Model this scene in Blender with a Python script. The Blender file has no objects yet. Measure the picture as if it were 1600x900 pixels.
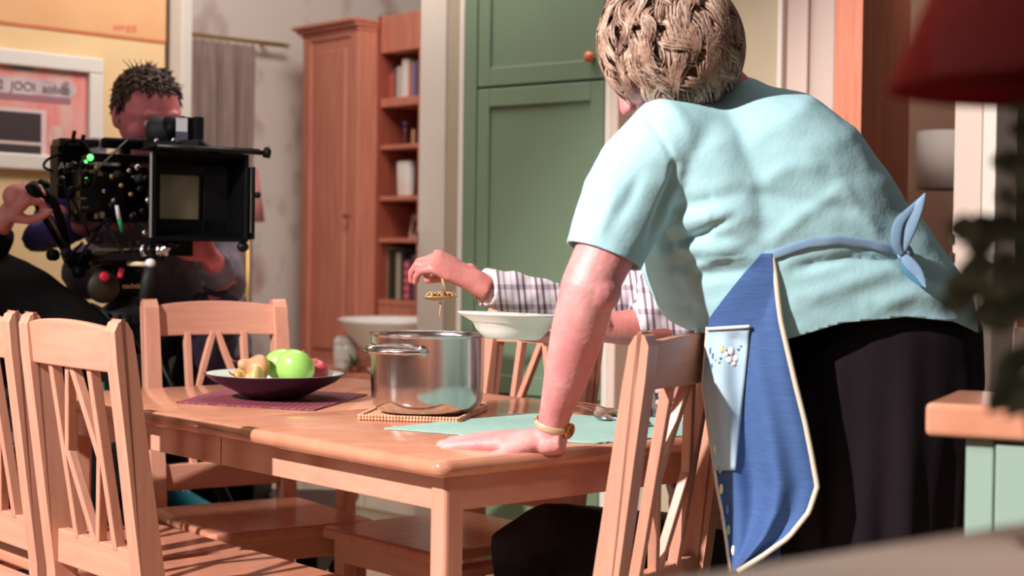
import bpy, bmesh, math, random
import numpy as np
from mathutils import Vector, Matrix, Euler, noise
from mathutils.bvhtree import BVHTree
random.seed(7)
PI = math.pi
SC = bpy.context.scene
C = bpy.context.collection

# ------------------------------------------------------------------ camera
CAM = Vector((0, 0, 1.074)); FPX = 2400.0
cd = bpy.data.cameras.new('camera'); cam = bpy.data.objects.new('camera', cd); C.objects.link(cam)
cd.sensor_width = 36; cd.lens = 36 * FPX / 1600
PITCH = math.atan(45 / FPX); ROLL = math.radians(0.8)
RM = Euler((PI / 2 - PITCH, 0, 0)).to_matrix() @ Matrix.Rotation(ROLL, 3, 'Z')
cam.matrix_world = Matrix.Translation(CAM) @ RM.to_4x4()
cd.clip_start = 0.05
cd.dof.use_dof = True; cd.dof.focus_distance = 2.95; cd.dof.aperture_fstop = 3.6
SC.camera = cam
SC.view_settings.view_transform = 'Standard'; SC.view_settings.look = 'None'
SC.view_settings.gamma = 1; SC.view_settings.exposure = 0.08
try: SC.view_settings.use_curve_mapping = False
except Exception: pass

def ray(px, py):
    return RM @ Vector(((px - 800) / FPX, -(py - 450) / FPX, -1))
def at(px, py, d):
    r = ray(px, py); return CAM + r * (d / r.y)
def atz(px, py, z):
    r = ray(px, py); return CAM + r * ((z - CAM.z) / r.z)

# ------------------------------------------------------------------ world and lights
w = bpy.data.worlds.new('world'); SC.world = w; w.use_nodes = True
w.node_tree.nodes['Background'].inputs[0].default_value = (1.0, 0.87, 0.82, 1)
w.node_tree.nodes['Background'].inputs[1].default_value = 0.075

def aim(o, p, t):
    o.location = p; o.rotation_euler = (Vector(t) - Vector(p)).to_track_quat('-Z', 'Y').to_euler()
def spot(name, p, t, power, cone, size, col, blend=0.4):
    l = bpy.data.lights.new(name, 'SPOT'); l.energy = power; l.spot_size = math.radians(cone); l.spot_blend = blend
    l.shadow_soft_size = size; l.color = col
    o = bpy.data.objects.new(name, l); C.objects.link(o); aim(o, p, t); return o
def area(name, p, t, power, sx, sy, col):
    l = bpy.data.lights.new(name, 'AREA'); l.shape = 'RECTANGLE'; l.size = sx; l.size_y = sy; l.energy = power; l.color = col
    o = bpy.data.objects.new(name, l); C.objects.link(o); aim(o, p, t); return o
spot('key_light', (-3.1, 0.15, 3.45), (0.12, 2.9, 0.85), 1900, 42, 0.05, (1.0, 0.93, 0.90), 0.5)
spot('foreground_fill', (0.95, 0.15, 2.5), (0.62, 1.15, 0.95), 125, 52, 0.25, (1.0, 0.92, 0.88), 0.8)  # added spot brightening the near counter, plant and red lamp
area('overhead_fill', (0.3, 3.0, 4.2), (0.3, 3.0, 0), 17, 3.0, 2.0, (1.0, 0.92, 0.88))  # added overhead fill standing in for ambient studio light
area('background_fill', (-0.45, 4.95, 3.1), (-0.85, 6.6, 0.6), 55, 1.2, 0.8, (1.0, 0.92, 0.87))  # added fill brightening the far room's wall, cupboard and bowl
spot('bowl_fill_spot', (-0.15, 2.9, 1.74), (-0.75, 6.6, 0.62), 90, 34, 0.3, (1.0, 0.94, 0.90), 0.6)  # added unseen spot lifting the white bowl and sideboard front
area('pot_highlight_strip', (-2.8, 2.15, 1.35), (-0.15, 3.2, 0.85), 13, 0.40, 1.7, (1.0, 0.96, 0.94))  # added unseen strip giving the steel pot its upright highlight
area('background_fill', (1.8, 4.7, 2.5), (1.75, 6.2, 1.4), 15, 1.0, 0.8, (1.0, 0.92, 0.86))  # added fill brightening the hall wall and the wall lamp shade
area('wall_wash_light', (-2.0, 4.0, 3.8), (-1.9, 5.7, 1.3), 11, 1.2, 0.8, (1.0, 0.88, 0.76))

# ------------------------------------------------------------------ materials
def srgb(r, g, b):
    f = lambda c: ((c / 255) / 12.92 if c / 255 <= 0.04045 else (((c / 255) + 0.055) / 1.055) ** 2.4)
    return (f(r), f(g), f(b), 1)
MATS = {}
def mat(name, col, rough=0.6, metal=0.0, col2=None, scale=8, stretch=(1, 1, 1), bump=0.0, bscale=None, emit=0, spec=0.5, contrast=(0.35, 0.65), coat=0, trans=0, sss=0):
    if name in MATS: return MATS[name]
    m = bpy.data.materials.new(name); m.use_nodes = True; nt = m.node_tree; b = nt.nodes['Principled BSDF']
    b.inputs['Base Color'].default_value = col; b.inputs['Roughness'].default_value = rough; b.inputs['Metallic'].default_value = metal
    b.inputs['Specular IOR Level'].default_value = spec
    if coat: b.inputs['Coat Weight'].default_value = coat; b.inputs['Coat Roughness'].default_value = 0.12
    if trans: b.inputs['Transmission Weight'].default_value = trans
    if sss: b.inputs['Subsurface Weight'].default_value = sss; b.inputs['Subsurface Radius'].default_value = (0.02, 0.008, 0.005)
    tc = nt.nodes.new('ShaderNodeTexCoord'); mp = nt.nodes.new('ShaderNodeMapping'); mp.inputs['Scale'].default_value = stretch
    nt.links.new(tc.outputs['Object'], mp.inputs[0])
    if col2:
        n = nt.nodes.new('ShaderNodeTexNoise'); n.inputs['Scale'].default_value = scale; n.inputs['Detail'].default_value = 5
        nt.links.new(mp.outputs[0], n.inputs['Vector'])
        cr = nt.nodes.new('ShaderNodeValToRGB'); cr.color_ramp.elements[0].position = contrast[0]; cr.color_ramp.elements[1].position = contrast[1]
        cr.color_ramp.elements[0].color = col; cr.color_ramp.elements[1].color = col2
        nt.links.new(n.outputs['Fac'], cr.inputs[0]); nt.links.new(cr.outputs[0], b.inputs['Base Color'])
    if bump:
        n2 = nt.nodes.new('ShaderNodeTexNoise'); n2.inputs['Scale'].default_value = bscale or scale; n2.inputs['Detail'].default_value = 4
        nt.links.new(mp.outputs[0], n2.inputs['Vector'])
        bp = nt.nodes.new('ShaderNodeBump'); bp.inputs['Strength'].default_value = bump; bp.inputs['Distance'].default_value = 0.004
        nt.links.new(n2.outputs['Fac'], bp.inputs['Height']); nt.links.new(bp.outputs[0], b.inputs['Normal'])
    if emit:
        b.inputs['Emission Color'].default_value = col; b.inputs['Emission Strength'].default_value = emit
    MATS[name] = m; return m
def stripes(name, base, line, fx, fz, tilt=0.0, second=None, rough=0.8):
    m = bpy.data.materials.new(name); m.use_nodes = True; nt = m.node_tree; b = nt.nodes['Principled BSDF']; b.inputs['Roughness'].default_value = rough
    tc = nt.nodes.new('ShaderNodeTexCoord'); sp = nt.nodes.new('ShaderNodeSeparateXYZ'); nt.links.new(tc.outputs['Object'], sp.inputs[0])
    def M(op, a, bb=None, clamp=False):
        n = nt.nodes.new('ShaderNodeMath'); n.operation = op; n.use_clamp = clamp
        for i, v in enumerate((a, bb)):
            if v is None: continue
            if isinstance(v, (int, float)): n.inputs[i].default_value = v
            else: nt.links.new(v, n.inputs[i])
        return n.outputs[0]
    x = M('ADD', sp.outputs[0], M('MULTIPLY', sp.outputs[2], tilt))
    def band(v, f, lo):
        s = M('SINE', M('MULTIPLY', v, f)); return M('MULTIPLY', M('SUBTRACT', s, lo), 4.0, True)
    a = band(x, fx, 0.15); a2 = M('MULTIPLY', band(x, fx * 0.31, -0.2), 0.6)
    c = M('MULTIPLY', band(sp.outputs[2], fz, 0.55), 0.45)
    t = M('ADD', M('MULTIPLY', M('MULTIPLY', a, 1.0), M('ADD', a2, 0.25)), c, True)
    mx = nt.nodes.new('ShaderNodeMix'); mx.data_type = 'RGBA'; mx.inputs[6].default_value = base; mx.inputs[7].default_value = line
    nt.links.new(t, mx.inputs[0]); nt.links.new(mx.outputs[2], b.inputs['Base Color']); MATS[name] = m; return m

WOOD = mat('beech_wood', srgb(206, 149, 126), 0.38, 0, srgb(197, 139, 116), 5, (14, 14, 1.2), 0.03, 30, spec=0.4)
TOPW = mat('varnished_beech', srgb(200, 140, 112), 0.14, 0, srgb(191, 129, 101), 4, (5, 5, 5), 0.0, spec=0.6)
WOODH = mat('beech_wood_rail', srgb(206, 149, 126), 0.38, 0, srgb(197, 139, 116), 5, (1.2, 14, 14), 0.03, 30, spec=0.4)
WOODI = mat('beech_wood_apron', srgb(206, 149, 126), 0.38, 0, srgb(199, 142, 119), 5, (3, 3, 14), 0.0, 30, spec=0.4)
SEATW = mat('seat_beech', srgb(200, 138, 112), 0.22, 0, srgb(190, 127, 101), 4, (14, 1.5, 6), 0.0, spec=0.5)
CUPW = mat('reddish_wood', srgb(210, 136, 112), 0.5, 0, srgb(196, 120, 97), 4, (12, 12, 1), 0.03, 20)
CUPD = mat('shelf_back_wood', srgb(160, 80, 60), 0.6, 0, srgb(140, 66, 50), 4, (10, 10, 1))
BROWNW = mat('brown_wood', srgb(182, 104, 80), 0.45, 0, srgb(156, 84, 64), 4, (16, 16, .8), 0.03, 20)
WHITE = mat('white_paint', srgb(214, 206, 196), 0.5, 0, srgb(206, 197, 187), 2)
GREYW = mat('greige_paint', srgb(190, 180, 170), 0.6, 0, srgb(182, 171, 161), 2)
YELLOW = mat('yellow_wall_paint', srgb(220, 188, 142), 0.8, 0, srgb(212, 178, 130), 1.5, bump=0.1, bscale=60)
WALLP = mat('blotched_wallpaper', srgb(222, 208, 198), 0.8, 0, srgb(178, 150, 140), 5, (1, 1, .7), contrast=(0.54, 0.72))
BEIGE = mat('beige_wall', srgb(184, 168, 142), 0.8, 0, srgb(176, 160, 134), 2, bump=0.1, bscale=80)
TAUPE = mat('taupe_wall', srgb(160, 122, 102), 0.8, 0, srgb(150, 112, 92), 2)
GREEN = mat('sage_green_lacquer', srgb(106, 126, 102), 0.45, 0, srgb(100, 120, 97), 2)
DKGREEN = mat('dark_green_wall', srgb(62, 62, 40), 0.8, 0, srgb(50, 50, 32), 2)
MINT = mat('mint_lacquer', srgb(142, 164, 150), 0.45, 0, srgb(135, 157, 143), 2)
CURT = mat('mauve_curtain', srgb(154, 132, 124), 0.85, 0, srgb(140, 118, 112), 12, (4, 4, .5))
BRASS = mat('brass', srgb(206, 170, 100), 0.35, 0.8)
BLACK = mat('black_plastic', srgb(4, 4, 5), 0.5, 0, spec=0.12)
BLACKM = mat('black_metal', srgb(14, 14, 15), 0.35, 0.3, spec=0.3)
DKGREY = mat('dark_rubber', srgb(32, 32, 34), 0.6, spec=.3)
SILVER = mat('silver_metal', srgb(190, 190, 190), 0.25, 1.0)
STEEL = mat('brushed_steel', srgb(206, 200, 198), 0.2, 1.0, srgb(190, 184, 182), 40, (1, 1, .05), 0.06, 90)
RED = mat('red_plastic', srgb(214, 40, 66), 0.4)
LEDG = mat('green_led', (0.1, 1.0, 0.15, 1), 0.4, emit=3)
SKINW = mat('pink_skin', srgb(222, 158, 154), 0.5, 0, srgb(204, 128, 128), 14, bump=0.25, bscale=120, sss=0.08)
SKINM = mat('ruddy_skin', srgb(206, 132, 124), 0.5, 0, srgb(190, 112, 106), 16, bump=0.25, bscale=120, sss=0.06)
SKINC = mat('flushed_skin', srgb(222, 126, 130), 0.5, 0, srgb(206, 106, 112), 12, sss=0.06)
SHIRT = mat('pale_aqua_jersey', srgb(172, 212, 218), 0.85, 0, srgb(165, 206, 213), 5, bump=0.15, bscale=140, spec=0.2)
SKIRT = mat('black_skirt_fabric', srgb(28, 19, 25), 0.85, 0, srgb(23, 15, 20), 6, bump=0.2, bscale=200, spec=0.15)
DENIM = mat('black_denim', srgb(16, 16, 20), 0.8, 0, srgb(22, 22, 27), 30, bump=0.3, bscale=60)
BLKFAB = mat('black_fabric', srgb(13, 11, 13), 0.9, 0, srgb(19, 16, 18), 20, bump=0.2, bscale=60, spec=0.15)
PURPF = mat('plum_trousers', srgb(50, 38, 62), 0.85, 0, srgb(38, 28, 48), 10, bump=0.3, bscale=50)
GREYSH = mat('grey_mauve_shirt', srgb(128, 118, 130), 0.85, 0, srgb(112, 102, 114), 14, bump=0.3, bscale=50)
BLUEF = mat('violet_blue_fabric', srgb(56, 46, 120), 0.8, 0, srgb(44, 36, 96), 14)
APRON = mat('blue_apron_cotton', srgb(76, 106, 158), 0.8, 0, srgb(68, 96, 148), 30, (1, 1, 18), bump=0.3, bscale=60, spec=0.2)
APRLT = mat('pale_blue_cotton', srgb(186, 206, 220), 0.8, 0, srgb(168, 196, 216), 12, spec=0.2)
APRBELT = mat('grey_blue_ribbon', srgb(134, 164, 190), 0.8, 0, srgb(120, 150, 178), 20)
CREAM = mat('cream_piping', srgb(222, 206, 184), 0.7)
PORC = mat('white_porcelain', srgb(240, 235, 226), 0.18, spec=0.6)
MINTC = mat('mint_placemat_cloth', srgb(158, 196, 184), 0.8, 0, srgb(150, 188, 176), 40, bump=0.3, bscale=200)
def checker(name, c1, c2, sc, rough=0.7, basis=None):
    m = bpy.data.materials.new(name); m.use_nodes = True; nt = m.node_tree; b = nt.nodes['Principled BSDF']; b.inputs['Roughness'].default_value = rough
    tc = nt.nodes.new('ShaderNodeTexCoord'); mp = nt.nodes.new('ShaderNodeMapping'); mp.inputs['Rotation'].default_value = (0, 0, math.radians(48))
    ch = nt.nodes.new('ShaderNodeTexChecker'); ch.inputs['Scale'].default_value = sc; ch.inputs['Color1'].default_value = c1; ch.inputs['Color2'].default_value = c2
    nt.links.new(tc.outputs['Object'], mp.inputs[0]); nt.links.new(mp.outputs[0], ch.inputs['Vector']); nt.links.new(ch.outputs[0], b.inputs['Base Color']); MATS[name] = m; return m
PURPM = checker('purple_woven_mat', srgb(146, 66, 82), srgb(98, 38, 50), 90)
PLAID = stripes('white_plum_plaid', srgb(226, 214, 220), srgb(104, 78, 96), 480, 150, 0.12)
PLAIDT = stripes('white_plum_plaid_body', srgb(226, 214, 222), srgb(122, 96, 118), 300, 110, 0.05)

# ------------------------------------------------------------------ mesh builder
class MB:
    def __init__(s): s.v = []; s.f = []
    def add(s, vs, fs):
        n = len(s.v); s.v += [Vector(p) for p in vs]; s.f += [tuple(i + n for i in f) for f in fs]; return s
    def hexa(s, p):            # 8 corners: bottom ring 0-3, top ring 4-7
        return s.add(p, [(0, 3, 2, 1), (4, 5, 6, 7), (0, 1, 5, 4), (1, 2, 6, 5), (2, 3, 7, 6), (3, 0, 4, 7)])
    def box(s, c, size, ax=None, ay=None, az=None):
        ax = Vector(ax or (1, 0, 0)); ay = Vector(ay or (0, 1, 0)); az = Vector(az or (0, 0, 1)); c = Vector(c)
        hx, hy, hz = [q / 2 for q in size]
        P = [c + ax * (i * hx) + ay * (j * hy) + az * (k * hz) for k in (-1, 1) for i, j in ((-1, -1), (1, -1), (1, 1), (-1, 1))]
        return s.hexa(P)
    def bar(s, a, b, wx, wy, hint=(0, 0, 1)):
        a = Vector(a); b = Vector(b); t = (b - a).normalized(); x = t.cross(Vector(hint))
        if x.length < 1e-4: x = t.cross(Vector((1, 0, 0)))
        x.normalize(); y = x.cross(t).normalized()
        return s.box((a + b) / 2, (wx, wy, (b - a).length), x, y, t)
    def prism(s, prof, o, ax, ay, n):   # prof 2d polygon in ax, ay from origin o, extruded along vector n
        o = Vector(o); ax = Vector(ax); ay = Vector(ay); n = Vector(n); k = len(prof)
        A = [o + ax * p[0] + ay * p[1] for p in prof]; B = [p + n for p in A]
        return s.add(A + B, [tuple(range(k))[::-1], tuple(range(k, 2 * k))] + [(i, (i + 1) % k, (i + 1) % k + k, i + k) for i in range(k)])
    def loft(s, pts, rad, hint=(0, 0, 1), seg=20, cap=True, close=False, sq=1.0):
        # pts centres, rad list of r or (a,b): a along hint-perp side axis S, b along the other
        pts = [Vector(p) for p in pts]; n = len(pts); rings = []
        hl = hint if isinstance(hint, list) else [hint] * n
        for i, p in enumerate(pts):
            if close: t = pts[(i + 1) % n] - pts[i - 1]
            else: t = pts[min(i + 1, n - 1)] - pts[max(i - 1, 0)]
            t.normalize(); S = t.cross(Vector(hl[i]))
            if S.length < 1e-5: S = t.cross(Vector((1, 0.01, 0)))
            S.normalize(); D = S.cross(t).normalized()
            r = rad[i] if isinstance(rad, list) else rad
            a, b = r if isinstance(r, tuple) else (r, r)
            ring = []
            for k in range(seg):
                c, q = math.cos(2 * PI * k / seg), math.sin(2 * PI * k / seg)
                if sq != 1: c = math.copysign(abs(c) ** sq, c); q = math.copysign(abs(q) ** sq, q)
                ring.append(p + S * (a * c) + D * (b * q))
            rings.append(ring)
        vs = [q for r in rings for q in r]; fs = []
        m = n if close else n - 1
        for i in range(m):
            for k in range(seg):
                j = (i + 1) % n
                fs.append((i * seg + k, i * seg + (k + 1) % seg, j * seg + (k + 1) % seg, j * seg + k))
        if cap and not close:
            fs.append(tuple(range(seg))[::-1]); fs.append(tuple((n - 1) * seg + k for k in range(seg)))
        return s.add(vs, fs)
    def capsule(s, a, b, ra, rb=None, seg=16):
        rb = rb or ra; a = Vector(a); b = Vector(b); t = (b - a); L = max(t.length, 1e-5); t /= L
        pts = []; rr = []
        for k in range(5):
            an = PI / 2 * k / 4; pts.append(a - t * ra * math.cos(an)); rr.append(max(ra * math.sin(an), 1e-4))
        for k in range(1, 6):
            an = PI / 2 * k / 5; pts.append(b + t * rb * math.sin(an) + (t * 0)); rr.append(max(rb * math.cos(an), 1e-4))
        pts.insert(5, b); rr.insert(5, rb)
        h = (0, 0, 1) if abs(t.z) < 0.9 else (0, 1, 0)
        return s.loft(pts, rr, h, seg)
    def lathe(s, prof, c, seg=48, axis=None):
        c = Vector(c); az = Vector(axis or (0, 0, 1)).normalized(); ax = az.orthogonal().normalized(); ay = az.cross(ax); n = len(prof)
        vs = [c + ax * (r * math.cos(2 * PI * k / seg)) + ay * (r * math.sin(2 * PI * k / seg)) + az * z for r, z in prof for k in range(seg)]
        fs = [(i * seg + k, i * seg + (k + 1) % seg, (i + 1) * seg + (k + 1) % seg, (i + 1) * seg + k) for i in range(n - 1) for k in range(seg)]
        fs.append(tuple(range(seg))[::-1]); fs.append(tuple((n - 1) * seg + k for k in range(seg)))
        return s.add(vs, fs)
    def ball(s, c, r, ax=(1, 0, 0), ay=(0, 1, 0), az=(0, 0, 1), seg=20, fn=None):
        c = Vector(c); ax, ay, az = Vector(ax), Vector(ay), Vector(az); r = r if isinstance(r, tuple) else (r, r, r); n = seg // 2 + 1; vs = []
        for i in range(1, n):
            th = PI * i / n
            for k in range(seg):
                ph = 2 * PI * k / seg; q = Vector((math.sin(th) * math.cos(ph), math.sin(th) * math.sin(ph), math.cos(th)))
                if fn: q = fn(q)
                vs.append(c + ax * (q.x * r[0]) + ay * (q.y * r[1]) + az * (q.z * r[2]))
        q0 = Vector((0, 0, 1)); q1 = Vector((0, 0, -1))
        if fn: q0 = fn(q0); q1 = fn(q1)
        for q in (q0, q1): vs.append(c + ax * (q.x * r[0]) + ay * (q.y * r[1]) + az * (q.z * r[2]))
        m = (n - 1) * seg; fs = []
        for i in range(n - 2):
            for k in range(seg): fs.append((i * seg + k, (i + 1) * seg + k, (i + 1) * seg + (k + 1) % seg, i * seg + (k + 1) % seg))
        for k in range(seg):
            fs.append((m, k, (k + 1) % seg)); fs.append((m + 1, (n - 2) * seg + (k + 1) % seg, (n - 2) * seg + k))
        return s.add(vs, fs)
    def sheet(s, grid, thick=0.0, nrm=None):
        R, K = len(grid), len(grid[0]); vs = [Vector(p) for r in grid for p in r]
        fs = [(i * K + j, i * K + j + 1, (i + 1) * K + j + 1, (i + 1) * K + j) for i in range(R - 1) for j in range(K - 1)]
        if thick:
            n = Vector(nrm) * thick; m = len(vs); b = [v + n for v in vs]
            fs += [tuple(i + m for i in f[::-1]) for f in fs]
            bd = [j for j in range(K)] + [i * K + K - 1 for i in range(1, R)] + [(R - 1) * K + j for j in range(K - 2, -1, -1)] + [i * K for i in range(R - 2, 0, -1)]
            for a in range(len(bd)):
                p, q = bd[a], bd[(a + 1) % len(bd)]; fs.append((q, p, p + m, q + m))
            vs += b
        return s.add(vs, fs)
    def mesh(s, name, smooth=False):
        me = bpy.data.meshes.new(name); me.from_pydata([tuple(v) for v in s.v], [], s.f); me.update()
        bm = bmesh.new(); bm.from_mesh(me); bmesh.ops.recalc_face_normals(bm, faces=bm.faces); bm.to_mesh(me); bm.free()
        if smooth: me.polygons.foreach_set('use_smooth', [True] * len(me.polygons))
        return me

BASE = {}
def thing(name, label, cat, loc=(0, 0, 0), rotz=0, group=None):
    o = bpy.data.objects.new(name, None); C.objects.link(o); o.location = loc; o.rotation_euler = (0, 0, rotz); o.empty_display_size = 0.1
    o['label'] = label; o['category'] = cat
    if group: o['group'] = group
    BASE[o] = Matrix.Translation(Vector(loc)) @ Matrix.Rotation(rotz, 4, 'Z'); return o
def put(name, me, m, parent=None, bevel=0, seg=2, local=False, label=None, smooth_angle=False):
    o = bpy.data.objects.new(name, me); C.objects.link(o); me.materials.append(m)
    if parent is not None:
        o.parent = parent
        M = BASE.get(parent, Matrix.Identity(4)); BASE[o] = M
        if not local: me.transform(M.inverted())
    else: BASE[o] = Matrix.Identity(4)
    if bevel:
        b = o.modifiers.new('bevel', 'BEVEL'); b.width = bevel; b.segments = seg; b.limit_method = 'ANGLE'; b.angle_limit = math.radians(40)
        b.harden_normals = False
    if label: o['label'] = label
    return o
def obj(name, mb, m, parent=None, smooth=False, **k): return put(name, mb.mesh(name, smooth), m, parent, **k)
def tag(o, label, cat, group=None):
    o['label'] = label; o['category'] = cat
    if group: o['group'] = group
    # move origin to the base of the thing
    me = o.data; vs = [v.co for v in me.vertices]; c = Vector((sum(v.x for v in vs) / len(vs), sum(v.y for v in vs) / len(vs), min(v.z for v in vs)))
    me.transform(Matrix.Translation(-c)); o.location = c; return o
def struct(name, mb, m, parent=None, **k):
    o = obj(name, mb, m, parent, **k)
    if parent is None: o['kind'] = 'structure'
    return o
def remesh(mb, voxel, smooth=6, name='body', fn=None, fac=0.5):
    me = mb.mesh('tmp'); o = bpy.data.objects.new('tmp', me); C.objects.link(o)
    r = o.modifiers.new('r', 'REMESH'); r.mode = 'VOXEL'; r.voxel_size = voxel
    if smooth: q = o.modifiers.new('s', 'SMOOTH'); q.factor = fac; q.iterations = smooth
    dg = bpy.context.evaluated_depsgraph_get(); dg.update()
    out = bpy.data.meshes.new_from_object(o.evaluated_get(dg)); out.name = name
    bpy.data.objects.remove(o); bpy.data.meshes.remove(me)
    if fn:
        nr = [v.normal.copy() for v in out.vertices]
        for v, n in zip(out.vertices, nr): v.co = fn(v.co.copy(), n)
        out.update()
    out.polygons.foreach_set('use_smooth', [True] * len(out.polygons)); return out
def text(name, s, size, p, right, up, m, parent=None, depth=0.0008):
    cu = bpy.data.curves.new(name, 'FONT'); cu.body = s; cu.size = size; cu.extrude = depth; cu.align_x = 'CENTER'; cu.align_y = 'CENTER'
    o = bpy.data.objects.new('tmp', cu); C.objects.link(o); dg = bpy.context.evaluated_depsgraph_get(); dg.update()
    me = bpy.data.meshes.new_from_object(o.evaluated_get(dg)); bpy.data.objects.remove(o); me.materials.clear()
    r = Vector(right).normalized(); u = Vector(up).normalized(); n = r.cross(u)
    me.transform(Matrix.Translation(Vector(p)) @ Matrix((r, u, n)).transposed().to_4x4()); return put(name, me, m, parent)
def spline(P, n=8):
    P = [Vector(p) for p in P]; out = []
    for i in range(len(P) - 1):
        a = P[max(i - 1, 0)]; b = P[i]; c = P[i + 1]; d = P[min(i + 2, len(P) - 1)]
        for k in range(n):
            t = k / n; out.append(0.5 * ((2 * b) + (c - a) * t + (2 * a - 5 * b + 4 * c - d) * t * t + (3 * b - a - 3 * c + d) * t ** 3))
    out.append(P[-1]); return out
def interp(xs, ys, x): return float(np.interp(x, xs, ys))

# ================================================================== SETTING
UD = Vector((-.663, .749, 0)); VD = Vector((.749, .663, 0)); Z = Vector((0, 0, 1))
LW = Vector((.727, .687, 0)); LWN = Vector((.687, -.727, 0))       # yellow wall direction and its normal to the room
BK = Vector((.79, -.613, 0)); BKN = Vector((-.613, -.79, 0))        # green cabinet front direction and its outward normal
H = 2.9
fl = MB().box((0, 3.2, -0.03), (12, 13, 0.04)); FLOOR = struct('floor', fl, mat('floor_bed', srgb(150, 116, 92), 0.6))
PL = [mat('plank_a', srgb(198, 166, 136), 0.35, 0, srgb(182, 150, 120), 3, (1.5, 12, 1)), mat('plank_b', srgb(186, 152, 122), 0.35, 0, srgb(172, 138, 108), 3, (1.5, 12, 1)), mat('plank_c', srgb(206, 176, 146), 0.35, 0, srgb(190, 158, 128), 3, (1.5, 12, 1))]
pm = []
for k in range(3):
    me = MB().box((0, 0, -0.005), (1.195, 0.137, 0.012)).mesh('plank'); me.materials.append(PL[k]); pm.append(me)
for r in range(46):
    for c in range(6):
        y = 1.6 + r * 0.14; x = -3.3 + c * 1.2 + (r % 3) * 0.4
        o = bpy.data.objects.new('plank', pm[(r * 7 + c * 5) % 3]); C.objects.link(o); o.parent = FLOOR; o.location = (x, y, -0.005)

def wall(name, a, b, n, m, h=H, t=0.1, z0=0):
    a = Vector(a); b = Vector(b); a.z = b.z = z0; n = Vector(n)
    mb = MB().hexa([a, b, b - n * t, a - n * t] + [q + Z * (h - z0) for q in (a, b, b - n * t, a - n * t)]); return struct(name, mb, m)
# yellow wall, ends at the white jamb
yE = at(259, 300, 6.0); yE.z = 0
wall('wall_left', yE - LW * 2.8, yE, LWN, YELLOW)
s1 = MB()
ps = at(255, 65, 5.99); off = LWN * 0.002
s1.hexa([yE - LW * 2.8 + off + Z * (ps.z - .008), yE + off + Z * (ps.z - .008), yE + off * 2 + Z * (ps.z - .008), yE - LW * 2.8 + off * 2 + Z * (ps.z - .008)] +
        [yE - LW * 2.8 + off + Z * (ps.z), yE + off + Z * (ps.z), yE + off * 2 + Z * (ps.z), yE - LW * 2.8 + off * 2 + Z * (ps.z)])
struct('trim_1', s1, mat('orange_stripe_paint', srgb(206, 110, 66), 0.7))
s1 = MB(); a = yE - LW * 2.8 + off + Z * (ps.z + .002); b = yE + off + Z * (ps.z + .002)
s1.hexa([a, b, b + off, a + off] + [q + Z * 0.5 for q in (a, b, b + off, a + off)])
struct('trim_2', s1, mat('upper_band_paint', srgb(214, 164, 118), 0.8, 0, srgb(206, 154, 108), 3))
def wpt0(px, py):
    r = ray(px, py); t = (yE - CAM).dot(LWN) / r.dot(LWN); return CAM + r * t
lm = MB()
for x0_, x1_, y0_, y1_ in ((176, 194, 40, 47), (196, 203, 40, 51), (205, 212, 40, 51)):
    a, b, c_, d_ = wpt0(x0_, y0_), wpt0(x1_, y0_), wpt0(x1_, y1_), wpt0(x0_, y1_); lm.hexa([p + LWN * .0045 for p in (d_, c_, b, a)] + [p + LWN * .0052 for p in (d_, c_, b, a)])
struct('trim_3', lm, mat('orange_print', srgb(208, 116, 84), 0.7))
# jamb
def post(name, px0, px1, d0, d1, m, thick=0.12, z0=0, z1=H, extra=None):
    a = at(px0, 420, d0); b = at(px1, 420, d1); a.z = b.z = z0; t = (b - a).normalized(); n = Vector((t.y, -t.x, 0)); 
    if n.y > 0: n = -n
    mb = MB().hexa([a, b, b - n * thick, a - n * thick] + [q + Z * (z1 - z0) for q in (a, b, b - n * thick, a - n * thick)])
    return struct(name, mb, m, bevel=0.004)
post('trim_4', 264, 281, 6.0, 6.06, WHITE, 0.1); post('trim_5', 281, 297, 5.97, 6.03, WHITE, 0.08)
post('trim_6', 258.5, 264, 5.985, 6.0, mat('dark_gap', srgb(80, 56, 34), 0.8), 0.05)
# far room wall with wallpaper
rod0 = at(297, 54, 7.0); rod1 = at(445, 71, 7.36)
fdir = (rod1 - rod0); fdir.z = 0; fdir.normalize(); fn_ = Vector((fdir.y, -fdir.x, 0))
wa = rod0 - fn_ * 0.09 - fdir * 1.6; wb = rod1 - fn_ * 0.09 + fdir * 2.6
wall('wall_back', wa, wb, fn_, WALLP)
# column between opening and green cabinet
post('trim_7', 652, 692, 5.52, 5.46, GREYW, 0.14); post('trim_8', 692, 716, 5.48, 5.40, mat('greige_paint_shaded', srgb(160, 148, 130), 0.6, 0, srgb(152, 140, 122), 2), 0.14)  # shade of the column's side face put into a darker greige
post('trim_9', 713, 721, 5.36, 5.35, WHITE, 0.1)
lt = MB().box(at(653, 373, 5.49), (0.006, 0.012, 0.045)); struct('trim_10', lt, mat('strike_plate', srgb(90, 76, 66), 0.4, .5))
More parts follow.
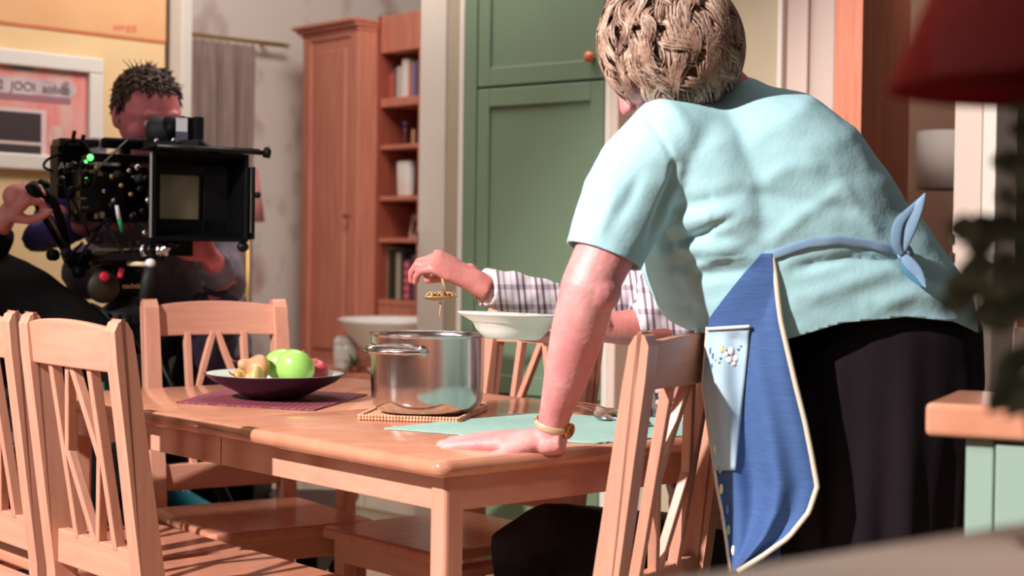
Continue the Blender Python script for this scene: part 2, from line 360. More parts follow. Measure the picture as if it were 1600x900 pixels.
# right side wall pieces
post('trim_11', 941, 950, 4.93, 4.91, WHITE, 0.1); post('trim_12', 950, 962, 4.90, 4.88, mat('pink_white_paint', srgb(206, 184, 172), 0.6), 0.12)
post('wall_right', 962, 1213, 4.96, 4.72, BEIGE, 0.1)
post('trim_13', 1208, 1216, 4.68, 4.67, WHITE, 0.1)
post('trim_14', 1216, 1256, 4.70, 4.66, mat('pink_white_paint', srgb(206, 184, 172), 0.6), 0.1); post('trim_15', 1256, 1297, 4.68, 4.60, mat('pink_grey_paint', srgb(196, 176, 166), 0.6), 0.1)
ce = at(1341, 420, 4.30); ce.z = 0; c0 = at(1298, 420, 4.42); c0.z = 0; c1 = at(1416, 420, 4.62); c1.z = 0
mb = MB().hexa([c0, ce, ce + Vector((.02, .1, 0)), c0 + Vector((.02, .1, 0))] + [p + Z * H for p in (c0, ce, ce + Vector((.02, .1, 0)), c0 + Vector((.02, .1, 0)))])
struct('trim_16', mb, CUPW)  # lit face of the wood column, its light put into the orange tone
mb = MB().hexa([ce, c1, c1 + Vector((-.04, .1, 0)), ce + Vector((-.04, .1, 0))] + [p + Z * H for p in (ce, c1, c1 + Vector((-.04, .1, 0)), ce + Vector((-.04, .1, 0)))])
struct('trim_17', mb, BROWNW)  # shaded face of the same column, shade put into the browner wood
post('wall_hall', 1390, 1760, 6.6, 6.2, TAUPE, 0.1)
post('trim_18', 1487, 1531, 4.0, 3.95, mat('pink_white_paint', srgb(206, 184, 172), 0.6), 0.1); post('trim_19', 1531, 1552, 3.93, 3.90, WHITE, 0.1)
post('wall_outer', 1553, 1800, 5.2, 4.4, DKGREEN, 0.1)
for i, y in enumerate((372, 402)):
    lt = MB().box(at(1486.5, y, 3.995), (0.006, 0.014, 0.026)); struct('trim_%d' % (20 + i), lt, mat('latch_slot', srgb(70, 58, 50), 0.5))

# ================================================================== PICTURE
def wallpt(px, py, dd=0.0):                                     # point on the yellow wall
    r = ray(px, py); n = LWN; p0 = yE + n * dd; t = (p0 - CAM).dot(n) / r.dot(n); return CAM + r * t
pc = wallpt(155, 266, 0); pic = thing('framed_picture', 'large print of a pink shopfront in a wide white frame on the yellow wall', 'picture', pc)
xr = 0.0; w_pic = (wallpt(155, 200) - wallpt(-60, 200)).length; zt = wallpt(155, 93).z; zb = wallpt(155, 272).z
O = wallpt(155, 200); O.z = 0
def pq(x0, x1, z0, z1, d0, d1):        # box on wall: x measured leftwards from the frame's right edge
    a = O - LW * x0; b = O - LW * x1; return [b + LWN * d1 + Z * z0, a + LWN * d1 + Z * z0, a + LWN * d0 + Z * z0, b + LWN * d0 + Z * z0, b + LWN * d1 + Z * z1, a + LWN * d1 + Z * z1, a + LWN * d0 + Z * z1, b + LWN * d0 + Z * z1]
fw = 0.058
for nm, g in (('frame_rail', (0, w_pic, zt - fw, zt)), ('frame_rail', (0, w_pic, zb, zb + fw)), ('frame_stile', (0, fw, zb + fw, zt - fw)), ('frame_stile', (w_pic - fw, w_pic, zb + fw, zt - fw))):
    obj(nm, MB().hexa(pq(*g, 0.002, 0.035)), WHITE, pic, bevel=0.006)
obj('print', MB().hexa(pq(fw, w_pic - fw, zb + fw, zt - fw, 0.003, 0.012)), mat('pink_print', srgb(214, 122, 116), 0.7, 0, srgb(206, 160, 150), 5, (3, 3, .8), contrast=(.4, .7)), pic)
def zz(y, px=60): return wallpt(px, y).z
def xx(px): return (wallpt(155, 180) - wallpt(px, 180)).length
pr = MB(); 
for px0, px1, y0, y1, m, nm in ((-55, 108, 150, 160, mat('print_mauve', srgb(150, 98, 108), .7), 'print_awning_shadow'), (-55, 104, 124, 150, mat('print_awning', srgb(196, 180, 176), .7, 0, srgb(170, 140, 146), 9), 'print_awning'),
                                (16, 50, 100, 112, mat('print_teal', srgb(110, 130, 130), .7), 'print_window'), (-55, 70, 172, 258, mat('print_white', srgb(206, 182, 176), .7), 'print_sill'), (-55, 62, 178, 223, mat('print_black', srgb(50, 34, 36), .6), 'print_pane'), (-55, 62, 228, 251, mat('print_black', srgb(50, 34, 36), .6), 'print_pane'),
                                (74, 98, 196, 238, mat('print_poster', srgb(206, 168, 156), .7, 0, srgb(186, 140, 132), 30), 'print_poster')):
    d = 0.013 + (0.001 if nm in ('print_pane', 'print_awning') else 0)
    za, zc = zz(y1), zz(y0)
    if nm != 'print_window' or True: obj(nm, MB().hexa(pq(xx(px1), min(xx(px0), w_pic - fw), max(za, zb + fw), min(zc, zt - fw), 0.012, d)), m, pic)
# rounded end of the awning
cc = O - LW * xx(104) + Z * ((zz(124) + zz(150)) / 2) + LWN * 0.012
obj('print_awning_end', MB().lathe([(.032, 0), (.032, .002)], cc, 24, LWN), MATS['print_awning'], pic)
tx = text('print_lettering', 'A2  JOOI  aobco', 0.045, O - LW * xx(45) + Z * zz(137, 45) + LWN * .0155, LW, Z, mat('print_ink', srgb(80, 60, 80), .7), pic, 0.0004)

# ================================================================== CURTAIN
rd = thing('curtain_rod', 'thin brass curtain rod on the wallpapered wall above the mauve curtain', 'curtain rod', rod0 - fdir * 0.3)
obj('rod', MB().loft([rod0 - fdir * .5, rod1], .009, seg=12), BRASS, rd, True)
obj('finial', MB().ball(rod1 + fdir * .01, .014, seg=12), BRASS, rd, True)
obj('bracket', MB().bar(rod1 - fdir * .08, rod1 - fdir * .08 - fn_ * .09, .012, .012), BRASS, rd)
for k in range(9):
    p = rod0 + fdir * (-.02 + k * 0.045); obj('curtain_ring', MB().loft([p + fn_ * (.014 * math.cos(a)) + Z * (.014 * math.sin(a) - .004) for a in np.linspace(0, 2 * PI, 13)[:-1]], .0022, hint=tuple(fdir), seg=6, close=True), BRASS, rd, True)
def curt(p0, width, ztop, zbot, folds, amp, name):
    g = []
    for i in range(24):
        t = i / 23; z = ztop + (zbot - ztop) * t; row = []
        for j in range(90):
            u = j / 89; ph = u * folds * 2 * PI; a = amp * (0.5 + 0.5 * min(1, t * 5)) * (1 + .3 * math.sin(u * 17))
            row.append(p0 + fdir * (u * width + 0.010 * math.sin(ph * .5 + t * 2)) + fn_ * (a * math.sin(ph + .4 * math.sin(t * 3 + u * 5))) + Z * (z - p0.z))
        g.append(row)
    return MB().sheet(g, .002, tuple(fn_))
cu = obj('curtain', curt(rod0 - fdir * .10, .455, rod0.z - .02, 0.02, 9, .02, 'curtain'), CURT, None, True)
tag(cu, 'long mauve pleated curtain hanging from the thin brass rod', 'curtain')
# pale narrower window frame behind the curtain
p = rod0 + fdir * .33 - fn_ * .085
obj_w = MB().hexa([p + Z * .2, p + fdir * .1 + Z * .2, p + fdir * .1 + fn_ * .03 + Z * .2, p + fn_ * .03 + Z * .2] + [q + Z * 1.2 for q in [p, p + fdir * .1, p + fdir * .1 + fn_ * .03, p + fn_ * .03]])
# pink floor lamp
lp = at(388, 305, 6.7)
L = thing('floor_lamp', 'floor lamp with dusty pink conical shade by the curtain, behind the film camera', 'lamp', (lp.x, lp.y, 0))
obj('lamp_shade', MB().lathe([(.040, .115), (.072, -.115), (.070, -.115), (.038, .115)], lp, 40), mat('pink_shade', srgb(196, 130, 128), .8), L, True)
obj('pole', MB().loft([(lp.x, lp.y, .03), (lp.x, lp.y, lp.z + .05)], .010, hint=(1, 0, 0), seg=12), BRASS, L, True)
obj('base', MB().lathe([(.11, 0), (.11, .015), (.03, .03), (.012, .035)], (lp.x, lp.y, 0), 32), BRASS, L, True)

# ================================================================== CUPBOARD + BOOKCASE
CD = Vector((.68, -.733, 0)); CN = Vector((-.733, -.68, 0))
A = at(472, 300, 7.15); A.z = 0; r = ray(557, 300); B_ = None
s = ((-0.10125) * A.y - A.x) / (CD.x + 0.10125 * CD.y); B_ = A + CD * s
wd = (B_ - A).length; zc = at(490, 74, A.y - .1).z; zc += .03; ztop = zc + .02
cup = thing('tall_cupboard', 'tall reddish wood cupboard with panelled door beside the open bookcase', 'cupboard', A)
def cb(x0, x1, y0, y1, z0, z1): # x along CD, y outwards
    return MB().hexa([A + CD * a + CN * b + Z * z0 for a, b in ((x0, y0), (x1, y0), (x1, y1), (x0, y1))] + [A + CD * a + CN * b + Z * z1 for a, b in ((x0, y0), (x1, y0), (x1, y1), (x0, y1))])
obj('carcass', cb(0, wd, -.42, -.02, 0, ztop), CUPW, cup)
obj('plinth', cb(.01, wd - .01, -.02, -.002, 0, .1), CUPW, cup)
for (a, b, z0, z1) in ((0, .06, .1, ztop), (wd - .06, wd, .1, ztop), (.06, wd - .06, .1, .16), (.06, wd - .06, .52, .60), (.06, wd - .06, zc, ztop)):
    obj('door_stile' if z1 - z0 > .7 else 'door_rail', cb(a, b, -.02, .004, z0, z1), CUPW, cup, bevel=.004)
obj('door_panel', cb(.06, wd - .06, -.02, -.008, .60, zc), CUPW, cup); obj('door_panel', cb(.06, wd - .06, -.02, -.008, .16, .52), CUPW, cup)
obj('raised_field', cb(.10, wd - .10, -.01, .000, .65, zc - .05), CUPW, cup, bevel=.008, seg=1); obj('raised_field', cb(.10, wd - .10, -.01, .000, .2, .48), CUPW, cup, bevel=.008, seg=1)
for k in range(3): obj('crown_moulding', cb(-.01 - k * .014, wd + .004 + k * .006, -.43, .01 + k * .018, ztop + k * .018, ztop + .018 + k * .018), CUPW, cup, bevel=.006)
obj('knob', MB().lathe([(.006, 0), (.006, .014), (.013, .02), (.012, .03), (.004, .034)], A + CD * (wd - .05) + CN * .004 + Z * at(532, 338, 6.95).z, 16, CN), CUPD, cup, True)

# bookcase
S0 = A + CD * (wd + .004) - CN * .10
BD = CD; BN = CN
def bw(px):                                                      # distance along BD for a pixel column
    k = (px - 800) / FPX - 0.0; return (k * S0.y - S0.x) / (BD.x - k * BD.y)
x1 = bw(660); bk = thing('bookcase', 'open reddish wood bookcase with five shelves next to the tall cupboard', 'bookcase', S0)
def sb(x0, x1_, y0, y1, z0, z1):
    return MB().hexa([S0 + BD * a + BN * b + Z * z0 for a, b in ((x0, y0), (x1_, y0), (x1_, y1), (x0, y1))] + [S0 + BD * a + BN * b + Z * z1 for a, b in ((x0, y0), (x1_, y0), (x1_, y1), (x0, y1))])
def sz(py): return at(615, py, S0.y - .12).z
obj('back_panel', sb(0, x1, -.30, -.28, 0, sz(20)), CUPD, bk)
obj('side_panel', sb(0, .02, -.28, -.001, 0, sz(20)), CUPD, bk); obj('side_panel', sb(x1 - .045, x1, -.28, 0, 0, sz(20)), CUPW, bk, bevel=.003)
obj('top_board', sb(.02, x1 - .045, -.28, -.002, sz(79), sz(20)), CUPW, bk, bevel=.003)
sh = [(151, 165), (225, 232), (306, 313), (372, 379), (469, 478)]
for a, b in sh: obj('shelf', sb(.02, x1 - .045, -.28, -.004, sz(b), sz(a)), CUPW, bk, bevel=.003)
obj('lower_door', sb(.02, x1 - .045, -.02, -.002, .08, sz(479)), CUPW, bk, bevel=.004)
obj('lower_field', sb(.05, x1 - .075, -.004, .006, .14, sz(490)), CUPW, bk, bevel=.004)
def book(px0, px1, ytop, ybot, col, grp, label, tilt=0, depth=.16, band=None):
    a, b = max(bw(px0), .0215), min(bw(px1), x1 - .046); z0, z1 = sz(ybot), sz(ytop); m = mat('book_%d_%d_%d' % col, srgb(*col), .6)
    t = thing('book', label, 'book', S0 + BD * ((a + b) / 2) - BN * .05 + Z * z0, 0, grp)
    w_ = b - a
    obj('cover', MB().hexa([S0 + BD * x + BN * y + Z * z for z in (z0, z1) for x, y in ((a, -.05 - depth), (b - .001, -.05 - depth), (b - .001, -.05), (a, -.05))]), m, t, bevel=.002)
    obj('pages', MB().hexa([S0 + BD * x + BN * y + Z * z for z in (z0 + .004, z1 + .0006) for x, y in ((a + .002, -.047 - depth), (b - .003, -.047 - depth), (b - .003, -.053), (a + .002, -.053))]), CREAM, t)
    if band:
        for k in range(band[1]):
            zz0 = z0 + (z1 - z0) * (k + .3) / band[1]
            obj('spine_band', MB().hexa([S0 + BD * x + BN * y + Z * z for z in (zz0, zz0 + (z1 - z0) * .35 / band[1]) for x, y in ((a + .001, -.051), (b - .002, -.051), (b - .002, -.048), (a + .001, -.048))]), mat('band_%d_%d_%d' % band[0], srgb(*band[0]), .6), t)
G = 'books on the top shelf'
for px0, px1, yt, c, l in ((588, 596, 110, (196, 92, 84), 'short coral red book at the left end of the top shelf'), (597, 602, 104, (120, 100, 92), 'thin brown book second from left on the top shelf'),
        (602, 609, 100, (196, 188, 180), 'thin pale book just left of the tall white book'), (610, 619, 89, (234, 226, 220), 'tall white book, the tallest on the top shelf'),
        (620, 625, 98, (196, 130, 96), 'thin tan book right of the tall white book'), (625, 631, 98, (128, 118, 160), 'lavender blue book on the top shelf'),
        (631, 636, 95, (90, 84, 100), 'thin dark grey book between lavender and cream ones'), (636, 642, 96, (222, 208, 160), 'cream yellow book near the right end of the top shelf'), (642, 647, 98, (150, 160, 140), 'thin greenish book at the right end of the top shelf')):
    book(px0, px1, yt, 150.5, c, G, l)
G = 'books on the lowest open shelf'
for px0, px1, yt, c, l, bd in ((575, 584, 395, (142, 34, 62), 'crimson book at the left end of the lowest shelf', None), (585, 592, 386, (186, 150, 106), 'tan tall book next to the crimson one', ((150, 120, 90), 3)),
        (592, 598, 388, (60, 60, 44), 'dark olive book beside the tan one', None), (598, 603, 390, (30, 28, 28), 'black book left of the grey-green one', None), (604, 611, 394, (172, 166, 144), 'grey-green pale book in the middle of the lowest shelf', None),
        (612, 617, 392, (44, 36, 34), 'thin black book left of the pink-spotted one', None), (617, 625, 407, (190, 84, 104), 'short dark pink book with pale spots on its spine', ((226, 140, 150), 5)), (626, 631, 400, (70, 50, 56), 'thin dark brown book right of the pink-spotted one', None),
        (631, 638, 398, (134, 96, 104), 'dusty mauve book near the right end of the lowest shelf', None)):
    book(px0, px1, yt, 468.5, c, G, l, band=bd)
def onshelf(px, py, dy=-.08): return S0 + BD * bw(px) + BN * dy + Z * sz(py)
p = onshelf(608, 225); f = thing('figurine', 'small dark figurine with a blue head on the second shelf', 'figurine', p)
obj('body', MB().lathe([(.016, 0), (.013, .02), (.010, .05), (.012, .075), (.006, .085)], p, 20), mat('dark_brown_glaze', srgb(84, 50, 46), .3), f, True)
obj('head', MB().ball(p + Z * .098, .014, seg=16), mat('blue_glaze', srgb(80, 72, 110), .3), f, True)
p = onshelf(621, 225); o = obj('wooden_box', MB().box(p + Z * .035, (.018, .04, .07)), mat('tan_box', srgb(180, 130, 90), .6), bevel=.003); tag(o, 'small upright tan box on the second shelf', 'box')
p = onshelf(632, 225); o = obj('vase', MB().lathe([(.014, 0), (.02, .02), (.02, .05), (.010, .075), (.012, .085)], p, 24), mat('dark_glaze', srgb(50, 36, 34), .3), None, True); tag(o, 'small dark round vase at the right of the second shelf', 'vase')
p = onshelf(641, 225); o = obj('jar', MB().lathe([(.012, 0), (.013, .04), (.009, .05), (.009, .06)], p, 20), mat('green_glaze', srgb(96, 120, 100), .3), None, True); tag(o, 'tiny greenish jar at the far right end of the second shelf', 'jar')
p = onshelf(610, 306); o = obj('white_jug', MB().loft([p + Z * z for z in (0, .01, .08, .15, .16)], [(.040, .02), (.044, .024), (.046, .026), (.05, .026), (.048, .02)], hint=tuple(BN), seg=28, sq=.6), PORC, None, True); tag(o, 'tall white rectangular vase on the third shelf', 'vase')
def photoframe(px0, px1, y0, y1, ybase, colf, colp, lab, lean=.02):
    a = S0 + BD * bw(px0) - BN * .10; b = S0 + BD * bw(px1) - BN * .10; z0, z1 = sz(ybase), sz(y0)
    t = thing('photo_frame', lab, 'picture frame', (a + b) / 2 + Z * z0)
    P = lambda x, z, d: a + (b - a) * x + Z * (z0 + (z1 - z0) * z) + BN * (d - lean * z)
    obj('frame', MB().hexa([P(0, 0, -.012), P(1, 0, -.012), P(1, 0, 0), P(0, 0, 0), P(0, 1, -.012), P(1, 1, -.012), P(1, 1, 0), P(0, 1, 0)]), mat('fr_%d' % colf[0], srgb(*colf), .5), t, bevel=.002)
    obj('photograph', MB().hexa([P(.14, .14, 0), P(.86, .14, 0), P(.86, .14, .002), P(.14, .14, .002), P(.14, .86, 0), P(.86, .86, 0), P(.86, .86, .002), P(.14, .86, .002)]), mat('ph_%d' % colp[0], srgb(*colp), .5, 0, srgb(200, 170, 160), 22, contrast=(.45, .6)), t)
photoframe(626, 644, 278, 306, 306, (170, 84, 88), (120, 70, 66), 'small red photo frame right of the white vase on the third shelf')
photoframe(609, 643, 333, 372, 372, (196, 152, 134), (60, 46, 46), 'pale wooden photo frame with a dark portrait on the fourth shelf')

# ================================================================== LOW SIDEBOARD in the far room with white bowl
sA = at(300, 760, 7.25); sA = atz(300, 762, 0.0); sB = atz(437, 790, 0.0); sdir = (sB - sA).normalized(); sn = Vector((sdir.y, -sdir.x, 0));
if sn.y > 0: sn = -sn
sE = sA + sdir * 1.65; sz1 = .60
side = thing('sideboard', 'low white sideboard in the far room carrying the big white bowl', 'sideboard', sA)
def sq_(x0, x1_, y0, y1, z0, z1): return MB().hexa([sA + sdir * a + sn * b + Z * z for z in (z0, z1) for a, b in ((x0, y0), (x1_, y0), (x1_, y1), (x0, y1))])
SBW = mat('sideboard_white', srgb(230, 224, 214), .5, 0, srgb(204, 196, 182), 2)
obj('carcass', sq_(0, 1.65, -.28, -.02, 0, sz1 - .03), SBW, side); obj('worktop', sq_(-.01, 1.66, -.29, .02, sz1 - .03, sz1), CUPW, side, bevel=.004)
for k in range(4): obj('cupboard_door', sq_(.01 + k * .41, .405 + k * .41, -.02, 0, .06, sz1 - .04), SBW, side, bevel=.004)
def onsb(px, py): return atz(px, py, sz1)
def d_at_sb(px, back=.2):       # point on the sideboard at a pixel column
    k = (px - 800) / FPX; o_ = sA - sn * back; s_ = (k * o_.y - o_.x) / (sdir.x - k * sdir.y); p = o_ + sdir * s_; p.z = sz1; return p
p = d_at_sb(622, .2)
bd = at(527, 505, p.y); R = p.x - bd.x; ht = bd.z - sz1 + .02
o = obj('serving_bowl', MB().lathe([(R * .34, 0), (R * .36, .02), (R * .62, ht * .45), (R * .97, ht * .93), (R, ht), (R * .96, ht + .004), (R * .9, ht * .9), (R * .5, ht * .4), (R * .2, .05)], p, 56), PORC, None, True); tag(o, 'large white flared bowl standing behind the steel pot in the far room', 'bowl')
p = d_at_sb(541, .1); hh = at(541, 524, p.y).z - sz1
ca = thing('canister', 'rounded white canister left of the large white bowl', 'canister', p)
obj('body', MB().lathe([(.044, 0), (.05, .01), (.052, hh * .5), (.05, hh * .86), (.036, hh * .98), (.01, hh)], p, 36), PORC, ca, True)
obj('lid_line', MB().loft([p + Vector((.0515 * math.cos(a), .0515 * math.sin(a), hh * .78)) for a in np.linspace(0, 2 * PI, 33)[:-1]], .0015, seg=6, close=True), GREYW, ca)
for i, (px, py, r_) in enumerate(((592, 575, .075), (533, 590, .045))):
    p = d_at_sb(px, .02 if i == 0 else -.0); p = p + sn * -.04
    o = obj('plate' if i == 0 else 'saucer', MB().lathe([(r_ * .5, 0), (r_ * .6, .006), (r_, .022), (r_ * .98, .026), (r_ * .55, .010)], p, 40), PORC, None, True); tag(o, ('white plate at the foot of the large white bowl' if i == 0 else 'small white saucer just right of the fruit bowl rim'), 'plate')
p = d_at_sb(556, .03)
hb = thing('herb_sprig', 'small green and brown herb sprigs in a low pot beside the white canister', 'plant', p)
obj('pot', MB().lathe([(.02, 0), (.026, .03), (.022, .03)], p, 20), BROWNW, hb, True)
lf = MB()
for k in range(26):
    a = random.random() * 6.28; el = random.uniform(.1, 1.1); q = p + Z * .03; t = Vector((math.cos(a) * math.cos(el), math.sin(a) * math.cos(el), math.sin(el))); L_ = random.uniform(.04, .09)
    lf.loft([q + t * (L_ * s_) - Z * (.02 * s_ * s_) for s_ in (0, .4, .7, 1)], [(.001, .001), (.008, .0012), (.007, .0012), (.001, .001)], seg=6)
obj('leaves', lf, mat('herb_green', srgb(96, 124, 62), .6, 0, srgb(130, 90, 60), 20), hb, True)

# ================================================================== GREEN TALL CABINET
Gd = 5.3; G0 = at(722, 420, Gd); G0.z = 0; k = (940 - 800) / FPX; gs = (k * G0.y - G0.x) / (BK.x - k * BK.y)
gc = thing('tall_green_cabinet', 'tall sage green kitchen cabinet with two panelled doors and orange knob', 'cabinet', G0)
def gb(x0, x1_, y0, y1, z0, z1): return MB().hexa([G0 + BK * a + BKN * b + Z * z for z in (z0, z1) for a, b in ((x0, y0), (x1_, y0), (x1_, y1), (x0, y1))])
def gx(px): k_ = (px - 800) / FPX; return (k_ * G0.y - G0.x) / (BK.x - k_ * BK.y)
zg = at(741, 140, G0.y).z
obj('carcass', gb(0, gs, -.55, -.022, 0, 2.6), GREEN, gc); obj('side_stile', gb(0, gx(740), -.022, 0, 0, 2.6), GREEN, gc, bevel=.002)
def gdoor(z0, z1):
    a, b = gx(742), gs - .002; t = obj('door', gb(a, b, -.022, -.010, z0, z1), GREEN, gc)
    sw = .052
    for g in ((a, a + sw, z0, z1), (b - sw, b, z0, z1)): obj('door_stile', gb(g[0], g[1], -.010, 0, g[2], g[3]), GREEN, t, bevel=.003)
    for g in ((a + sw, b - sw, z0, z0 + sw * 1.2), (a + sw, b - sw, z1 - sw * 1.2, z1)): obj('door_rail', gb(g[0], g[1], -.010, 0, g[2], g[3]), GREEN, t, bevel=.003)
    return t
gdoor(.62, zg - .004); d2 = gdoor(zg + .004, 2.55); gdoor(.1, .612)
kp = G0 + BK * gx(921) + Z * (at(921, 92, G0.y - BK.x * 0 - .3).z)
obj('knob', MB().lathe([(.007, 0), (.007, .012), (.017, .018), (.018, .026), (.010, .034), (.002, .035)], kp, 20, BKN), mat('orange_knob', srgb(200, 104, 62), .4), d2, True)

# ================================================================== TABLE
T0 = atz(690, 722, .75); T0.z = 0; TL, TW = 1.47, .88
def tp(u, v, z=0): return T0 + UD * u + VD * v + Z * z
tab = thing('dining_table', 'large beech dining table with rounded edges laid with pot and fruit bowl', 'table', tp(TL / 2, TW / 2))
def roundtop(u0, u1, z0, z1, r, nm, corners):
    # rounded rectangle (corners rounded where flagged), bullnose edge
    out = []; v0, v1 = 0, TW
    def ins(i):
        rr = r; pts = []
        cs = [(u0, v0, 1, 1), (u1, v0, -1, 1), (u1, v1, -1, -1), (u0, v1, 1, -1)]
        angs = [(PI, 1.5 * PI), (1.5 * PI, 2 * PI), (0, .5 * PI), (.5 * PI, PI)]
        for (cu, cv, su, sv), (a0, a1), fl in zip(cs, angs, corners):
            e = (rr if fl else .002); c_u = cu + su * e; c_v = cv + sv * e
            for k in range(7 if fl else 2):
                a = a0 + (a1 - a0) * k / (6 if fl else 1); R_ = e - (i if fl else 0)
                pu = c_u + math.cos(a) * R_; pv = c_v + math.sin(a) * R_
                if not fl: pv = min(max(pv, v0 + i), v1 - i)
                pts.append((pu, pv))
        return pts
    lv = [(.010, z0), (.003, z0 + .005), (0, z0 + .012), (0, z1 - .012), (.003, z1 - .004), (.010, z1)]
    mb = MB(); vs = []; n = 0
    for i, z in lv:
        P = ins(i); n = len(P); vs += [tp(a, b, z) for a, b in P]
    fs = [(j * n + k, j * n + (k + 1) % n, (j + 1) * n + (k + 1) % n, (j + 1) * n + k) for j in range(len(lv) - 1) for k in range(n)]
    fs += [tuple(range(n))[::-1], tuple((len(lv) - 1) * n + k for k in range(n))]
    return mb.add(vs, fs)
obj('tabletop_leaf', roundtop(0, .7595, .722, .75, .025, '', (1, 0, 0, 1)), TOPW, tab, True, bevel=0)
obj('tabletop_leaf', roundtop(.7605, TL, .722, .75, .025, '', (0, 1, 1, 0)), TOPW, tab, True)
def tbx(u0, u1, v0, v1, z0, z1): return MB().hexa([tp(a, b, z) for z in (z0, z1) for a, b in ((u0, v0), (u1, v0), (u1, v1), (u0, v1))])
e = .052; az0 = .658
obj('apron_rail', tbx(e + .02, .758, e, e + .022, az0, .7215), WOODI, tab, bevel=.002); obj('apron_rail', tbx(.762, TL - e - .02, e, e + .022, az0, .7215), WOODI, tab, bevel=.002)
obj('apron_rail', tbx(e + .02, TL - e - .02, TW - e - .022, TW - e, az0, .7215), WOODI, tab, bevel=.002)
obj('apron_rail', tbx(e, e + .022, e + .02, TW - e - .02, az0, .7215), WOODI, tab, bevel=.002); obj('apron_rail', tbx(TL - e - .022, TL - e, e + .02, TW - e - .02, az0, .7215), WOODI, tab, bevel=.002)
obj('slide_rail', tbx(.1, TL - .1, .3, .33, .70, .7215), WOOD, tab)
for u in (e - .006, TL - e - .038 + .006):
    for v in (e - .006, TW - e - .038 + .006): obj('leg', tbx(u, u + .042, v, v + .042, 0, .7215), WOOD, tab, bevel=.008, seg=3)
TZ = .75

# ================================================================== CHAIRS
W2 = .178
def lean(z): return -.075 * max(0, (z - .44)) / .53 - .02 * max(0, (.44 - z)) / .44
def make_chair():
    t = thing('dining_chair', '', 'chair', (0, 0, 0), 0, 'beech dining chairs around the table')
    for s in (-1, 1):
        prof = []; zs = [0, .2, .40, .46, .6, .75, .88, .938, .954, .960]
        fr = [.018, .020, .022, .024, .023, .021, .020, .018, .010, .000]; bkk = [.018, .020, .022, .024, .023, .021, .020, .017, .008, -.004]
        fpts = [(lean(z) + a, z) for z, a in zip(zs, fr)]; bpts = [(lean(z) - a, z) for z, a in zip(zs, bkk)]
        prof = fpts + bpts[::-1]
        mb = MB().prism(prof, (s * W2 - .019, 0, 0), (0, 1, 0), (0, 0, 1), (.038, 0, 0)); obj('leg', mb, WOOD, t, local=True, bevel=.004, seg=2)
        obj('leg', MB().hexa([(s * .19 + a, .385 + b, 0) for a, b in ((-.016, -.016), (.016, -.016), (.016, .016), (-.016, .016))] + [(s * .19 + a, .385 + b, .413) for a, b in ((-.02, -.02), (.02, -.02), (.02, .02), (-.02, .02))]), WOOD, t, local=True, bevel=.004)
    # crest rail
    N = 16; vs = []; xs = [(-W2 + .018) + (2 * W2 - .036) * i / N for i in range(N + 1)]
    for x in xs:
        q = 1 - (x / W2) ** 2; yb = -.016 * q; zt_ = .940 + .014 * q; zb_ = .864 + .002 * q
        vs += [(x, lean(zb_) + yb + .011, zb_), (x, lean(zt_) + yb + .009, zt_), (x, lean(zt_) + yb - .009, zt_), (x, lean(zb_) + yb - .011, zb_)]
    fs = [(i * 4 + k, i * 4 + (k + 1) % 4, i * 4 + 4 + (k + 1) % 4, i * 4 + 4 + k) for i in range(N) for k in range(4)] + [(0, 3, 2, 1), (N * 4, N * 4 + 1, N * 4 + 2, N * 4 + 3)]
    obj('crest_rail', MB().add(vs, fs), WOODH, t, local=True, bevel=.003)
    obj('lower_rail', MB().box((0, lean(.51), .508), (2 * W2 - .038, .024, .066)), WOODH, t, local=True, bevel=.003)
    P = lambda x, z: Vector((x, lean(z) - .010 * (1 - (x / W2) ** 2) * (z - .54) / .33, z))
    sx = .078; zm = .705
    for s in (-1, 1):
        obj('spindle', MB().bar(P(s * sx, .535), P(s * sx, .872), .017, .020, (0, 1, 0)), WOOD, t, local=True, bevel=.002)
        obj('diagonal_slat', MB().bar(P(s * .006, .872), P(s * (sx - .012), zm - .004), .016, .017, (0, 1, 0)), WOOD, t, local=True, bevel=.002)
        obj('diagonal_slat', MB().bar(P(s * (sx - .012), zm + .004), P(s * .006, .535), .016, .017, (0, 1, 0)), WOOD, t, local=True, bevel=.002)
    mb = MB(); pr = [(-W2 + .02, .018), (W2 - .02, .018), (W2 + .02, .03), (W2 + .036, .43), (W2 + .018, .445), (-W2 - .018, .445), (-W2 - .036, .43), (-W2 - .02, .03)]
    mb.prism(pr, (0, 0, .414), (1, 0, 0), (0, 1, 0), (0, 0, .026)); obj('seat', mb, SEATW, t, local=True, bevel=.009, seg=4)
    obj('seat_apron', MB().box((0, .402, .385), (.36, .018, .056)), WOODH, t, local=True, bevel=.002)
    for s in (-1, 1): obj('seat_apron', MB().bar((s * .187, .02, .385), (s * .193, .39, .385), .056, .018), WOOD, t, local=True)
    obj('seat_apron', MB().box((0, .0, .385), (.32, .018, .056)), WOODH, t, local=True)
    for s in (-1, 1): obj('side_stretcher', MB().bar((s * .182, .0, .16), (s * .19, .375, .16), .022, .016), WOOD, t, local=True)
    return t
chair0 = make_chair(); CH = []
def place_chair(pos, face, label, first=False):
    o = chair0
    if not first:
        o = chair0.copy(); C.objects.link(o)
        for ch in list(chair0.children):
            c = ch.copy(); C.objects.link(c); c.parent = o
    f = Vector(face); rz = math.atan2(f.y, f.x) - PI / 2
    o.location = pos; o.rotation_euler = (0, 0, rz); o['label'] = label; CH.append(o); return o
def chair_at(center, back, face, *a):  # center: point of the back at floor
    return place_chair(center, face, *a)
place_chair(tp(.745, -.20), VD, 'beech chair at the near left side, its sunlit slatted back facing the camera', True)
place_chair(tp(1.182, -.20), VD, 'beech chair cut off by the left edge of the photo, beside the sunlit one')
b3 = Vector((.84, .54, 0)).normalized(); f3 = Vector((b3.y, -b3.x, 0))
